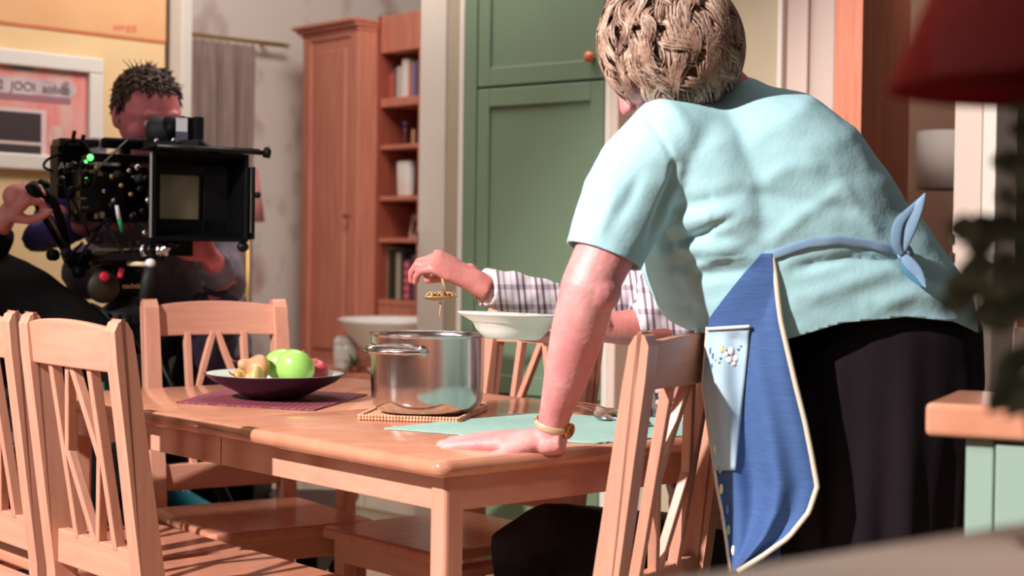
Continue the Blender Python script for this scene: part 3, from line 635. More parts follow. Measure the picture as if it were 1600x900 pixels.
place_chair(Vector((-.738, 3.96, 0)), f3, 'beech chair at the far left end of the table, behind the fruit bowl')
bR = Vector((.506, .863, 0)).normalized(); fR = Vector((-bR.y, bR.x, 0))
place_chair(Vector((.243, 2.66, 0)), fR, 'beech chair at the right end of the table, partly behind the blue apron')
place_chair(tp(.885, .965), -VD, 'empty beech chair on the far side of the table, behind the steel pot')
place_chair(Vector((.60, 3.36, 0)), Vector((-1, -.12, 0)), 'beech chair the person in plaid sits on, hidden behind the woman')

# ================================================================== THINGS ON THE TABLE
def flat(pts, z, th, wavy=0, n=14):
    P = []; k = len(pts)
    for i in range(k):
        a, b = pts[i], pts[(i + 1) % k]
        for j in range(n):
            t = j / n; p = a.lerp(b, t); nn = Vector(((b - a).y, -(b - a).x, 0)).normalized(); P.append(p + nn * (wavy * math.sin(t * PI * 5) ** 2))
    return MB().prism([(p.x, p.y) for p in P], (0, 0, z), (1, 0, 0), (0, 1, 0), (0, 0, th))
m1 = [atz(275, 630, TZ), atz(490, 643, TZ), atz(574, 618, TZ), atz(362, 606, TZ)]
o = obj('woven_placemat', flat(m1, TZ + .0005, .003), PURPM, bevel=.001); tag(o, 'purple woven placemat under the fruit bowl', 'placemat')
BC = atz(430, 622, TZ + .004); BR = 111 * BC.y / FPX; bh = .056; bowl = thing('fruit_bowl', 'wide shallow bowl, dark purple outside and pale inside, holding pears and apples', 'bowl', BC)
prof = [(.058, 0), (.062, .002), (.10, .022), (.135, .038), (BR - .004, bh - .002), (BR, bh), (BR - .004, bh + .001)]
obj('shell', MB().lathe(prof + [(.132, .042), (.097, .027), (.055, .008), (.001, .007)], BC, 64), mat('plum_lacquer', srgb(70, 38, 62), .35, 0, srgb(48, 26, 44), 9), bowl, True)
obj('inner_glaze', MB().lathe([(.001, .0085), (.055, .0095), (.097, .0285), (.132, .0435), (BR - .006, bh + .0012), (BR - .006, bh + .0006), (.132, .0425), (.097, .0275), (.055, .0085), (.001, .0078)], BC, 64), mat('pale_glaze', srgb(200, 204, 190), .3), bowl, True)
def apple(px, py, d, r, m, lab, tilt=(0, 0)):
    c = at(px, py, d); fnn = lambda q: Vector((q.x * (1 + .06 * q.z), q.y * (1 + .06 * q.z), q.z * .92 - .22 * math.exp(-((q.x ** 2 + q.y ** 2) / .06)) * (1 if q.z > 0 else -.5)))
    az = Vector((tilt[0], tilt[1], 1)).normalized(); ax = az.cross(Vector((0, 1, 0))).normalized(); ay = az.cross(ax)
    t = thing('apple', lab, 'apple', c - Z * r); obj('flesh', MB().ball(c, r, ax, ay, az, 28, fnn), m, t, True)
    obj('stem', MB().loft([c + az * r * .68, c + az * r * .9, c + az * r * 1.1 + ax * .003], .0016, hint=(1, 0, 0), seg=6), BROWNW, t, True)
GA = mat('green_apple', srgb(158, 206, 106), .3, 0, srgb(142, 194, 88), 8, sss=.05)
apple(461, 575, BC.y - .02, .044, GA, 'bright green apple at the front of the fruit bowl', (.5, .6))
apple(440, 570, BC.y + .06, .040, GA, 'green apple half hidden behind the front green apple', (-.3, .3))
apple(490, 582, BC.y + .07, .034, mat('red_apple', srgb(196, 72, 82), .35, 0, srgb(170, 50, 66), 8), 'dark red apple right of the green apples', (.3, -.4))
def pear(a, b, ra, rb, m, lab):
    a = Vector(a); b = Vector(b); pts = []; rr = []
    for k in range(13):
        t = k / 12; pts.append(a.lerp(b, t)); rr.append(max(.002, (ra * math.sin(PI * min(1, t * 1.25 + .02)) if t < .4 else 0) if t < .35 else ra + (rb - ra) * min(1, (t - .35) / .45)))
    for k, t in enumerate(np.linspace(0, 1, 13)):
        base = ra * math.sqrt(max(0, 1 - ((t - .36) / .37) ** 2)) if t < .36 else None
        if base is not None: rr[k] = max(base, .003)
        else: rr[k] = rb + (ra - rb) * (0.5 + 0.5 * math.cos(PI * min(1, (t - .36) / .44)))
    rr[-1] = rb * .3; rr[-2] = rb * .85
    c = (a + b) / 2; t = thing('pear', lab, 'pear', Vector((c.x, c.y, min(a.z, b.z) - ra)))
    obj('flesh', MB().loft(pts, rr, (0, 0, 1) if abs((b - a).normalized().z) < .8 else (0, 1, 0), 24), m, t, True); dr = (b - a).normalized()
    obj('stem', MB().loft([b - dr * .002, b + dr * .014, b + dr * .024 + Vector((.003, 0, .003))], .0018, (0, 1, 0), 6), BROWNW, t, True)
PR = mat('pear_skin', srgb(196, 156, 108), .4, 0, srgb(196, 122, 98), 14); PR2 = mat('yellow_pear_skin', srgb(204, 172, 118), .4, 0, srgb(182, 152, 92), 10)
pear(at(418, 582, BC.y + .02), at(372, 566, BC.y - .02), .034, .013, PR, 'reddish brown pear lying on top with its tip to the left')
pear(at(412, 592, BC.y - .055), at(384, 594, BC.y - .05), .030, .015, PR2, 'yellow pear at the front of the fruit bowl')
pear(at(385, 592, BC.y + .03), at(366, 586, BC.y - .01), .026, .012, mat('olive_pear_skin', srgb(186, 152, 80), .4, 0, srgb(170, 130, 70), 12), 'small olive pear at the left side of the fruit bowl')

# trivet, pot
PC = atz(667, 641, TZ + .012); PR_ = 90 * PC.y / FPX; PHt = (641 - 521) * PC.y / FPX
tv = [atz(560, 655, TZ), atz(705, 660, TZ), atz(752, 640, TZ), atz(622, 635, TZ)]
tv = thing('rattan_trivet', 'light woven rattan trivet under the steel pot', 'trivet', Vector((PC.x, PC.y, TZ)))
RAT = mat('rattan', srgb(226, 178, 146), .7, 0, srgb(206, 150, 116), 60)
tvc = [atz(560, 657, TZ), atz(716, 662, TZ), atz(762, 640, TZ), atz(612, 634, TZ)]
obj('mat_core', flat(tvc, TZ + .0005, .007), RAT, tv)
for i in range(4):
    a, b = tvc[i], tvc[(i + 1) % 4]; n_ = int((b - a).length / .0065); bead = MB()
    for k in range(n_):
        for zq in (.0035, .0092): bead.ball(a.lerp(b, (k + .5) / n_) + Z * (zq + .0006), (.0036, .0036, .0032), seg=6)
    o = obj('woven_edge', bead, RAT, tv, True); o['kind'] = 'stuff'
pot = thing('cooking_pot', 'tall brushed stainless steel cooking pot with side handles on the trivet', 'pot', PC)
r0 = PR_
prof = [(r0 * .80, 0), (r0 * .86, .003), (r0 * .93, .012), (r0 * .965, .028), (r0 * .985, .06), (r0 * .99, PHt - .006), (r0 * 1.0, PHt - .003), (r0 * 1.02, PHt), (r0 * 1.015, PHt + .0015), (r0 * .975, PHt - .001), (r0 * .965, PHt - .01), (r0 * .96, .03), (r0 * .90, .01), (.001, .006)]
obj('body', MB().lathe(prof, PC, 96), STEEL, pot, True)
obj('soup', MB().lathe([(.001, PHt - .04), (r0 * .958, PHt - .04), (r0 * .958, PHt - .045), (.001, PHt - .045)], PC, 48), mat('broth', srgb(190, 150, 90), .2), pot)
for s, a0 in ((1, math.radians(232)), (-1, math.radians(66))):
    zz_ = PHt * .80; hw = math.radians(36)
    Q = lambda a, rr: PC + Vector((math.cos(a) * rr, math.sin(a) * rr, zz_))
    hp = spline([Q(a0 - hw, r0 * .98), Q(a0 - hw * .98, r0 * 1.08), Q(a0 - hw * .5, r0 * 1.16), Q(a0, r0 * 1.18), Q(a0 + hw * .5, r0 * 1.16), Q(a0 + hw * .98, r0 * 1.08), Q(a0 + hw, r0 * .98)], 6)
    h = obj('handle', MB().loft(hp, .0055, seg=14), STEEL, pot, True)
    for q in (-1, 1): obj('handle_mount', MB().lathe([(.013, 0), (.012, .004), (.008, .007), (.007, .012)], Q(a0 + q * hw, r0 * .985), 20, (math.cos(a0 + q * hw), math.sin(a0 + q * hw), 0)), STEEL, h, True)
# mint placemats
m2 = [atz(600, 670, TZ), atz(820, 649, TZ), atz(1100, 686, TZ), atz(868, 697, TZ)]
o = obj('mint_placemat', flat([atz(600, 671, TZ), atz(745, 682, TZ), atz(930, 694, TZ), atz(982, 690, TZ), atz(972, 652, TZ), atz(812, 648, TZ)], TZ + .001, .002, .003), MINTC); tag(o, 'mint green scalloped placemat under the hand of the woman', 'placemat')
o = obj('mint_placemat', flat([atz(992, 688, TZ), atz(1100, 680, TZ), atz(1130, 664, TZ), atz(1010, 646, TZ), atz(984, 650, TZ)], TZ + .001, .002, .003), MINTC); tag(o, 'second mint green placemat, seen through the back of the right chair', 'placemat')
def spoon(name, label, a, b, z, wb):
    a = Vector(a); b = Vector(b); t = (b - a); L_ = t.length; t.normalize(); sp = thing(name, label, 'cutlery', a)
    pts = [a.lerp(b, s_) + Z * (z + .004 + .008 * math.sin(PI * s_)) for s_ in np.linspace(0, .72, 9)]
    obj('handle', MB().loft(pts, [(.006 - .0025 * i / 8, .0012) for i in range(9)], seg=10), SILVER, sp, True)
    c = a.lerp(b, .86) + Z * (z + .005); rgt = Vector((-t.y, t.x, 0))
    obj('bowl', MB().ball(c, (.03, wb, .005), t, rgt, Z, 16), SILVER, sp, True)
spoon('spoon', 'silver spoon lying on the mint placemat right of the wrist', atz(880, 638, TZ), atz(955, 662, TZ), .003, .017)
spoon('fork', 'silver fork beside the spoon on the mint placemat', atz(895, 634, TZ), atz(972, 655, TZ), .003, .011)
o = obj('glass_coaster', MB().lathe([(.022, 0), (.024, .004), (.022, .008), (.014, .008), (.012, .004), (.001, .004)], atz(1000, 668, TZ) + Z * .004, 24), SILVER, None, True); tag(o, 'small silver lid on the second mint placemat, between the chair slats', 'lid')

#PART2
# ================================================================== PEOPLE: helpers
def perp(v, n): v = Vector(v); n = Vector(n).normalized(); return (v - n * v.dot(n)).normalized()
def hand(mb, wr, f, up, side, L=.18, curls=None, spread=.06, thumb=(.9, .35, .1, .5), wrist_r=(.027, .019), fat=1.0):
    # wr wrist centre, f finger direction, up = back of the hand, side = +1 / -1 puts the thumb along +/- (up x f)
    wr = Vector(wr); f = Vector(f).normalized(); up = perp(up, f); l = up.cross(f).normalized() * side; k = L / .18
    mb.loft([wr - f * .03 * k, wr, wr + f * .025 * k, wr + f * .055 * k, wr + f * .085 * k, wr + f * .098 * k],
            [(wrist_r[0], wrist_r[1]), (wrist_r[0], wrist_r[1]), (.034 * k, .018 * k), (.041 * k, .0165 * k), (.042 * k, .014 * k), (.036 * k, .009 * k)], tuple(up), 20)
    curls = curls or [(.1, .15, .1)] * 4; tips = []
    for i, (off, ln) in enumerate(((.030, .070), (.010, .080), (-.011, .074), (-.030, .058))):
        c = curls[i]; p = wr + f * (.088 - (.006 if i in (0, 3) else 0)) * k + l * off * k; a = 0.0; r = .0096 * k * fat * (1 if i < 3 else .88)
        d0 = (f + l * (spread * (1.5 - i) / 1.5)).normalized(); pts = [p - d0 * .02 * k, p]
        for j, q in enumerate((.46, .30, .24)):
            a += c[j]; d = d0 * math.cos(a) - up * math.sin(a); pts.append(pts[-1] + d * ln * q * k)
        for j in range(len(pts) - 1): mb.capsule(pts[j], pts[j + 1], r * (1.02 - .07 * j), r * (1.0 - .08 * j), 12)
        tips.append(pts[-1])
    ta, tb, tc, td = thumb; p = wr + f * .022 * k + l * .026 * k - up * .004; d = (f * ta + l * tb * 1.6 - up * tc).normalized(); p1 = p + d * .042 * k
    d2 = (d + f * td - l * td * .4 - up * td * .2).normalized(); p2 = p1 + d2 * .032 * k; d3 = (d2 + f * .2 - l * .25).normalized(); p3 = p2 + d3 * .022 * k
    mb.capsule(p - d * .01, p1, .015 * k, .0125 * k, 12); mb.capsule(p1, p2, .0120 * k, .0105 * k, 12); mb.capsule(p2, p3, .0105 * k, .0085 * k, 12); tips.append(p3); return tips
def head(mb, c, fwd, up, s=1.0):
    c = Vector(c); f = Vector(fwd).normalized(); u = perp(up, f); r = f.cross(u).normalized()
    def P(x, y, z): return c + r * (x * s) + f * (y * s) + u * (z * s)
    mb.ball(c, (.076 * s, .094 * s, .100 * s), r, f, u, 28)                              # skull
    mb.loft([P(0, .02, .02), P(0, .030, -.03), P(0, .038, -.075), P(0, .045, -.105), P(0, .05, -.118)], [(.072 * s, .07 * s), (.066 * s, .062 * s), (.052 * s, .05 * s), (.032 * s, .03 * s), (.012 * s, .012 * s)], tuple(f), 24)
    mb.capsule(P(0, .088, .015), P(0, .112, -.022), .009 * s, .012 * s, 12); mb.ball(P(.010, .104, -.026), .008 * s, seg=10); mb.ball(P(-.010, .104, -.026), .008 * s, seg=10)
    mb.capsule(P(-.035, .080, .030), P(.035, .080, .030), .011 * s, .011 * s, 10)        # brow
    mb.capsule(P(-.018, .086, -.056), P(.018, .086, -.056), .007 * s, .007 * s, 10); mb.capsule(P(-.016, .084, -.067), P(.016, .084, -.067), .008 * s, .008 * s, 10)
    for q in (-1, 1):
        mb.ball(P(q * .046, .058, -.022), .026 * s, seg=14)
        mb.ball(P(q * .077, -.004, -.006), (.008 * s, .020 * s, .032 * s), r + f * .0, (f * .9 - r * q * .4).normalized(), u, 14)   # ears
    return P
def eyes(P, par, m_iris, s=1.0):
    for q in (-1, 1):
        e_ = obj('eye', MB().ball(P(q * .030, .079, .008), .0125 * s, seg=16), mat('eye_white', srgb(226, 218, 212), .2), par, True)
        obj('iris', MB().ball(P(q * .030, .0865, .008), .0065 * s, seg=12), m_iris, e_, True)

# ================================================================== THE WOMAN
wom = thing('person', 'woman in pale aqua top and blue apron leaning over the table, back turned', 'person', at(1375, 1396, 2.72))
wb = MB()
D0 = 2.50
armp = [at(1040, 225, 2.56), at(985, 310, 2.54), at(950, 385, 2.52), at(920, 450, 2.51), at(903, 520, 2.53), at(884, 590, 2.56), at(868, 645, 2.59), at(863, 666, 2.60)]
wb.loft(armp, [(.062, .062), (.056, .056), (.050, .050), (.047, .048), (.045, .045), (.037, .038), (.0275, .027), (.026, .024)], (0, 1, 0), 24)
wb.ball(at(935, 455, 2.50), .038, seg=16)
wr = at(857, 682, 2.605)
hdir = (atz(690, 695, TZ) - wr); hdir.z = -.006; hdir.normalize()
wb.capsule(at(863, 666, 2.60), wr, .026, .027, 16)
hand(wb, wr + hdir * .006 - Z * .008, hdir + Z * -.015, Z + Vector((0, -.10, 0)), -1 if hdir.cross(Z).y < 0 else 1, .196, [(.02, .05, .03), (.03, .06, .03), (.04, .06, .03), (.03, .05, .02)], .07, (.8, .5, .2, .4), (.028, .022), 1.42)
wb.loft([wr - Z * .004, wr + hdir * .035 - Z * .008, wr + hdir * .07 - Z * .012, wr + hdir * .10 - Z * .018], [(.026, .020), (.036, .021), (.038, .018), (.032, .010)], (0, 0, 1), 20)
wb.ball(wr + Vector((.000, -.010, -.014)), (.030, .022, .018), seg=16)     # heel of the hand
# hidden right arm
ra = [at(1215, 215, 2.86), at(1190, 330, 2.92), at(1150, 430, 2.93), at(1120, 500, 2.90), at(1100, 545, 2.88)]
# torso under clothes, neck, head, legs
wb.loft([at(1375, 640, 2.72), at(1375, 520, 2.72), at(1320, 470, 2.70), at(1250, 400, 2.70), at(1190, 290, 2.70), at(1150, 200, 2.68), at(1120, 150, 2.66)], [(.10, .10), (.10, .10), (.10, .10), (.11, .10), (.11, .10), (.08, .08), (.055, .06)], (0, 1, 0), 24)
wb.loft([at(1150, 175, 2.66), at(1115, 135, 2.64), at(1075, 100, 2.62)], [.058, .052, .055], (0, 1, 0), 20)
hc = at(1034, 84, 2.61); HF = Vector((-.62, .42, -.66)); HU = Vector((-.62, .15, .76))
HP = head(wb, hc, HF, HU, 1.0)
wb.loft(ra, [.055, .045, .042, .034, .026], (0, 1, 0), 18)
hand(wb, ra[-1], (ra[-1] - ra[-2]), Vector((.6, -.6, .4)), 1, .17, [(.5, .6, .4)] * 4)
for q in (-1, 1):
    hx = wom.location + Vector((.07 * q, .04 * q, 0)); hx.z = 0
    wb.loft([hx + Z * .90, hx + Z * .70, hx + Z * .45, hx + Z * .30, hx + Z * .10], [.070, .070, .056, .052, .040], (0, 1, 0), 20)
    wb.loft([hx + Vector((0, 0, .10)), hx + Vector((-.02, .01, .05)), hx + Vector((-.10, .06, .035)), hx + Vector((-.15, .09, .03))], [.04, .042, .035, .02], (0, 0, 1), 16)
body = put('body', remesh(wb, .0038, 4, 'body'), SKINW, wom)
eyes(HP, body, mat('iris_blue', srgb(80, 110, 140), .2))
for q in (-1, 1):
    hx = wom.location + Vector((.085 * q, .04 * q, 0)); hx.z = 0
    obj('shoe', MB().loft([hx + Vector((.05, -.03, .03)), hx + Vector((.02, -.01, .05)), hx + Vector((-.05, .03, .05)), hx + Vector((-.12, .07, .035)), hx + Vector((-.18, .105, .025))], [(.02, .028), (.042, .048), (.046, .05), (.045, .034), (.02, .02)], (0, 0, 1), 20), BLKFAB, wom, True)
# fingernails and ring
k = hdir; rg = wr + hdir * .112 + Vector((0, -.014, -.022))
# shirt
sm = MB()
ST = [(1372, 640, 2.70, .172, .165), (1374, 590, 2.70, .176, .168), (1366, 535, 2.70, .186, .172), (1310, 484, 2.69, .212, .175), (1248, 432, 2.685, .222, .18), (1212, 352, 2.68, .212, .185), (1185, 268, 2.68, .178, .185), (1146, 205, 2.67, .142, .165), (1132, 160, 2.66, .085, .11), (1124, 134, 2.655, .052, .066)]
pts = [at(a, b, c) for a, b, c, _, _ in ST]; sm.loft(pts, [(a, b) for *_, a, b in ST], (0, 1, 0), 40, sq=.84)
sm.loft([at(1100, 235, 2.60), at(1042, 225, 2.565), at(1005, 272, 2.555), at(978, 318, 2.55), at(957, 362, 2.54), at(943, 400, 2.53), at(930, 440, 2.52)], [(.085, .085), (.082, .086), (.081, .082), (.078, .078), (.071, .072), (.066, .067), (.064, .066)], (0, 1, 0), 32)
sm.loft([at(1180, 215, 2.82), at(1215, 230, 2.87), at(1200, 300, 2.92), at(1185, 350, 2.93)], [.09, .085, .08, .07], (0, 1, 0), 28)
sm.loft([at(1072, 205, 2.575), at(1092, 240, 2.572), at(1124, 300, 2.578), at(1138, 350, 2.592), at(1145, 375, 2.61)], [.062, .086, .098, .104, .08], (0, 1, 0), 28)
sm.ball(at(1100, 452, 2.70), (.09, .12, .075), seg=24)   # belly hanging down
sm.ball(at(1065, 395, 2.72), (.075, .13, .10), seg=24)
def seg_d(p, a, b):
    ab = b - a; t = max(0, min(1, (p - a).dot(ab) / ab.length_squared)); return (p - (a + ab * t)).length, t
folds = []
def fold(pl, d, depth, wdt):
    P = [at(x, y, d) for x, y in pl]; folds.append((P, depth, wdt))
fold([(1012, 378), (1030, 330), (1047, 290), (1050, 262)], 2.53, -.012, .007); fold([(1004, 172), (1012, 192), (1032, 222), (1050, 258)], 2.53, -.004, .004); fold([(1045, 384), (1075, 376), (1110, 357), (1140, 340)], 2.53, -.010, .007); fold([(1060, 330), (1160, 300), (1260, 318), (1340, 330)], 2.53, -.007, .013); fold([(1045, 345), (1130, 335), (1230, 348), (1320, 395)], 2.50, .007, .016)
fold([(1050, 370), (1140, 372), (1220, 400)], 2.5, -.007, .011); fold([(1180, 290), (1240, 258), (1300, 262)], 2.5, .006, .014); fold([(1200, 380), (1260, 330), (1320, 296)], 2.5, .006, .012)
fold([(1040, 410), (1110, 430), (1190, 420)], 2.52, -.006, .011); fold([(1060, 440), (1120, 400), (1200, 385)], 2.52, .006, .012); fold([(960, 350), (985, 310), (1000, 270)], 2.47, -.004, .010)
fold([(1250, 470), (1330, 440), (1400, 420)], 2.52, .005, .016); fold([(1360, 480), (1430, 460), (1480, 470)], 2.52, .006, .016); fold([(1240, 420), (1330, 400), (1400, 410), (1470, 440)], 2.52, -.008, .009)
fold([(930, 380), (950, 330), (965, 290)], 2.47, .004, .010); fold([(1310, 300), (1350, 340), (1380, 380)], 2.52, .006, .014); fold([(1035, 470), (1080, 480), (1110, 495)], 2.55, -.005, .010)
def wrinkle(p, n):
    dsp = 0.0
    for P, dep, wd_ in folds:
        best = 9
        for i in range(len(P) - 1):
            a, b = P[i], P[i + 1]; q = Vector((p.x, 0, p.z)); dd, t = seg_d(q, Vector((a.x, 0, a.z)), Vector((b.x, 0, b.z))); best = min(best, dd)
        if best < wd_ * 3 and p.y < 2.68:
            e0 = (Vector((p.x, 0, p.z)) - Vector((P[0].x, 0, P[0].z))).length; e1 = (Vector((p.x, 0, p.z)) - Vector((P[-1].x, 0, P[-1].z))).length
            dsp += dep * (.6 if p.x > at(1110, 300, 2.5).x and p.z > at(1200, 400, 2.5).z else 1) * math.exp(-(best / wd_) ** 2) * min(1, (min(e0, e1) + .015) / .04)
    dsp += .0018 * noise.noise(Vector((p.x * 9 + p.z * 5, p.y * 7, p.z * 16))) + .0012 * noise.noise(Vector((p.x * 30, p.y * 20, p.z * 38)))
    return p + n * dsp
sme = remesh(sm, .0052, 22, 'shirt', wrinkle)
def hemz(x):
    px_ = 800 + x * FPX / 2.6; yy = interp([1050, 1110, 1215, 1300, 1400, 1480, 1540], [516, 524, 530, 503, 494, 502, 524], px_); return at(px_, yy, 2.55).z
bm = bmesh.new(); bm.from_mesh(sme)
off_ = {v: hemz(v.co.x) for v in bm.verts}
for v in bm.verts: v.co.z -= off_[v]
bmesh.ops.bisect_plane(bm, geom=bm.verts[:] + bm.edges[:] + bm.faces[:], plane_co=(0, 0, 0), plane_no=(0, 0, -1), clear_outer=True)
for v in bm.verts: v.co.z += hemz(v.co.x)
hp_ = at(943, 398, 2.52); hn_ = (at(938, 410, 2.52) - at(962, 345, 2.53)).normalized()
gv = [v for v in bm.verts if (v.co - hp_).length < .13 and v.co.x < at(1012, 400, 2.5).x]; gs_ = set(gv); ge = [e for e in bm.edges if e.verts[0] in gs_ and e.verts[1] in gs_]; gf = [f for f in bm.faces if all(v in gs_ for v in f.verts)]
bmesh.ops.bisect_plane(bm, geom=gv + ge + gf, plane_co=hp_, plane_no=hn_, clear_outer=True)
bm.to_mesh(sme); bm.free(); sme.polygons.foreach_set('use_smooth', [True] * len(sme.polygons)); shirt = put('shirt', sme, SHIRT, wom)
so = shirt.modifiers.new('thick', 'SOLIDIFY'); so.thickness = .004; so.offset = -1
bw_ = BVHTree.FromPolygons([tuple(v.co + wom.location) for v in sme.vertices], [tuple(p.vertices) for p in sme.polygons])
def proj(px, py, off=.002):
    r = ray(px, py).normalized(); h = bw_.ray_cast(CAM, r)
    if h[0] is None: return None
    return h[0] + h[1] * off
def ribbon(name, pl, wid, m, par, off=.003, n=8, th=.0015):
    P = []; 
    for i in range(len(pl) - 1):
        for k in range(n): P.append((pl[i][0] + (pl[i + 1][0] - pl[i][0]) * k / n, pl[i][1] + (pl[i + 1][1] - pl[i][1]) * k / n))
    P.append(pl[-1]); Q = [proj(x, y, off) for x, y in P]; Q = [q for q in Q if q]
    return obj(name, MB().loft(Q, [(wid, th) if not callable(wid) else (wid(i / len(Q)), th) for i in range(len(Q))], (0, 1, 0), 10), m, par, True)
# sleeve hem + seam details
hemc = [(947 - 58, 386), (905, 396), (940, 408), (975, 412), (1002, 404)]
# skirt
km = MB(); KS = [(1340, 455, .12, .13), (1358, 485, .160, .150), (1368, 530, .184, .160), (1373, 600, .182, .165), (1374, 680, .168, .165), (1362, 780, .158, .16), (1355, 900, .155, .155), (1352, 1060, .16, .16), (1350, 1160, .168, .165)]
km.loft([at(a, b, 2.70) for a, b, _, _ in KS], [(c * 1.0, d) for *_, c, d in KS], (0, 1, 0), 48)
def kf(p, n):
    t = max(0, min(1, (1.0 - p.z) / .5)); a = math.atan2(p.y - 2.70, p.x - at(1370, 700, 2.7).x)
    return p + n * (t * (.009 * math.sin(a * 9 + p.z * 3) + .006 * math.sin(a * 17 + 2)) + .002 * noise.noise(p * 12))
skirt = put('skirt', remesh(km, .008, 4, 'skirt', kf), SKIRT, wom)
# apron skirt: sheet wrapping the front, seen from its side edge
YS = [396, 430, 470, 500, 540, 600, 660, 710, 760, 800, 840, 870, 893]
LX = [1190, 1160, 1128, 1106, 1103, 1098, 1106, 1113, 1120, 1128, 1134, 1138, 1142]
RX = [1206, 1212, 1216, 1220, 1229, 1243, 1258, 1268, 1277, 1264, 1232, 1190, 1152]
ap = wom
def apt(u, y, off=0.0):
    lx, rx = interp(YS, LX, y), interp(YS, RX, y); x = lx + (rx - lx) * u; t = min(1, max(0, (y - 400) / 350))
    d = 2.505 + .085 * (1 - u) ** 1.5 + t * (.016 * math.sin(u * 9 + y * .006 + .5) + .010 * math.sin(u * 17 + 1)) * (1 - .3 * u) + .03 * (1 - t) * 0
    if y < 560 and u < .97:
        h = bw_.ray_cast(CAM, ray(x, y).normalized())
        if h[0] is not None and h[0].y < d + .006: d = h[0].y - .006
    return at(x, y, d - off)
ys = [396 + (893 - 396) * i / 60 for i in range(61)]
g = [[apt(j / 40, y) for j in range(41)] for y in ys]
g2 = [[p + Vector((0, .003, 0)) for p in r] for r in g]
apron = obj('apron', MB().sheet(g, .003, (0, 1, 0)), APRON, wom, True)
# inner, hidden front half of the apron going round the belly
g = [[apt(0, y) + Vector((.01 * t + .17 * t, .15 * t, 0)) for t in np.linspace(0, 1, 12)] for y in ys[8:]]
obj('apron_front', MB().sheet(g, .003, (1, 0, 0)), APRON, wom, True)
edge = [apt(1, y, .002) for y in ys]; obj('piping', MB().loft(edge, (.0045, .0045), (0, 1, 0), 10), CREAM, apron, True)
edge = [apt(0, y, .002) for y in ys[14:]]; obj('piping', MB().loft(edge, (.003, .003), (0, 1, 0), 8), CREAM, apron, True)
obj('piping', MB().loft([at(x, y, 2.545) for x, y in ((1142, 440), (1160, 424), (1182, 404), (1198, 392), (1212, 398))], .0038, (0, 1, 0), 8), CREAM, apron, True)
pu = lambda y: (1172 - interp(YS, LX, y) - (y - 512) * .10) / (interp(YS, RX, y) - interp(YS, LX, y))
g = [[apt(max(0.0, s_ * pu(y)) if y < 740 else 0, y, .005) for s_ in np.linspace(0, 1, 14)] for y in [512 + (735 - 512) * i / 30 for i in range(31)]]
pk = obj('pocket', MB().sheet(g, .002, (0, 1, 0)), APRLT, apron, True)
obj('pocket_piping', MB().loft([apt(s_ * pu(512), 514 - 4 * s_, .007) for s_ in np.linspace(0, 1, 12)], (.0028, .0035), (0, 1, 0), 8), mat('white_piping', srgb(236, 226, 222), .7), pk, True)
EM = [(1110, 548, 3, 8, 'b'), (1114, 556, 3, 7, 'b'), (1106, 562, 3, 6, 'b'), (1112, 572, 3, 6, 'b'), (1126, 560, 3, 3, 'b'), (1128, 545, 6, 9, 'y'), (1135, 553, 5, 6, 'w'), (1142, 548, 6, 9, 'w'), (1139, 562, 7, 7, 'w'), (1149, 560, 6, 7, 'w'), (1146, 568, 6, 5, 'w'), (1144, 557, 2.5, 2.5, 'r'), (1154, 546, 4, 3, 'b'), (1158, 541, 4, 2, 'b'), (1134, 548, 2, 5, 'g'), (1124, 566, 5, 3, 'g'), (1118, 562, 4, 2, 'g')]
EC = {'b': mat('thread_blue', srgb(96, 124, 170), .7), 'y': mat('thread_yellow', srgb(236, 226, 170), .7), 'w': mat('thread_white', srgb(244, 238, 234), .7), 'r': mat('thread_coral', srgb(220, 150, 150), .7), 'g': mat('thread_green', srgb(160, 184, 140), .7)}
def uv_on(px, py, off):
    lx, rx = interp(YS, LX, py), interp(YS, RX, py); return apt((px - lx) / (rx - lx), py, off)
for x, y, a, b, c in EM:
    obj('embroidery_petal', MB().ball(uv_on(x, y, .0065), (a * .00075, .0008, b * .00075), seg=10), EC[c], pk, True)
for i in range(6):
    y = 700 + i * 32; obj('embroidery_petal', MB().ball(uv_on(interp(YS, LX, y) + 6 + (i % 2) * 3, y, .004), (.0035, .001, .009), seg=10), EC['wgybgw'[i]], apron, True)
# belt ribbon and bow
ribbon('apron_belt', [(1196, 402), (1230, 390), (1262, 379), (1310, 376), (1360, 382), (1408, 396)], .0075, APRBELT, wom, .003)
kn = proj(1408, 397, .012) or at(1408, 397, 2.55)
knot = obj('apron_bow', MB().ball(kn, (.013, .012, .015), seg=16, fn=lambda q: q * (1 + .12 * math.sin(q.x * 9 + q.z * 7))), APRBELT, wom, True)
def flap(pl, w0, d0, d1):
    P = spline([at(x, y, d0 + (d1 - d0) * i / (len(pl) - 1)) for i, (x, y) in enumerate(pl)], 6); n_ = len(P)
    return MB().loft(P, [(max(.0006, w0 * math.sin(PI * min(1, .08 + .92 * (i / n_)) ** .8)), .0018) for i in range(n_)], (.3, 1, 0), 10)
dk = kn.y
obj('bow_loop', flap([(1408, 395), (1414, 370), (1424, 345), (1436, 322), (1446, 302)], .013, dk - .01, dk - .03), APRBELT, knot, True)
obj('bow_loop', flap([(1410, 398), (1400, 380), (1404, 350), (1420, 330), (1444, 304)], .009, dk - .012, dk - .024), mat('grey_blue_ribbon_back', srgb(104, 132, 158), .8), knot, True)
obj('bow_tail', flap([(1412, 400), (1422, 412), (1436, 428), (1447, 450)], .010, dk - .012, dk - .02), APRBELT, knot, True)
obj('bow_tail', flap([(1412, 402), (1418, 418), (1432, 436), (1444, 448)], .009, dk - .008, dk - .014), mat('teal_ribbon', srgb(70, 130, 160), .8), knot, True)
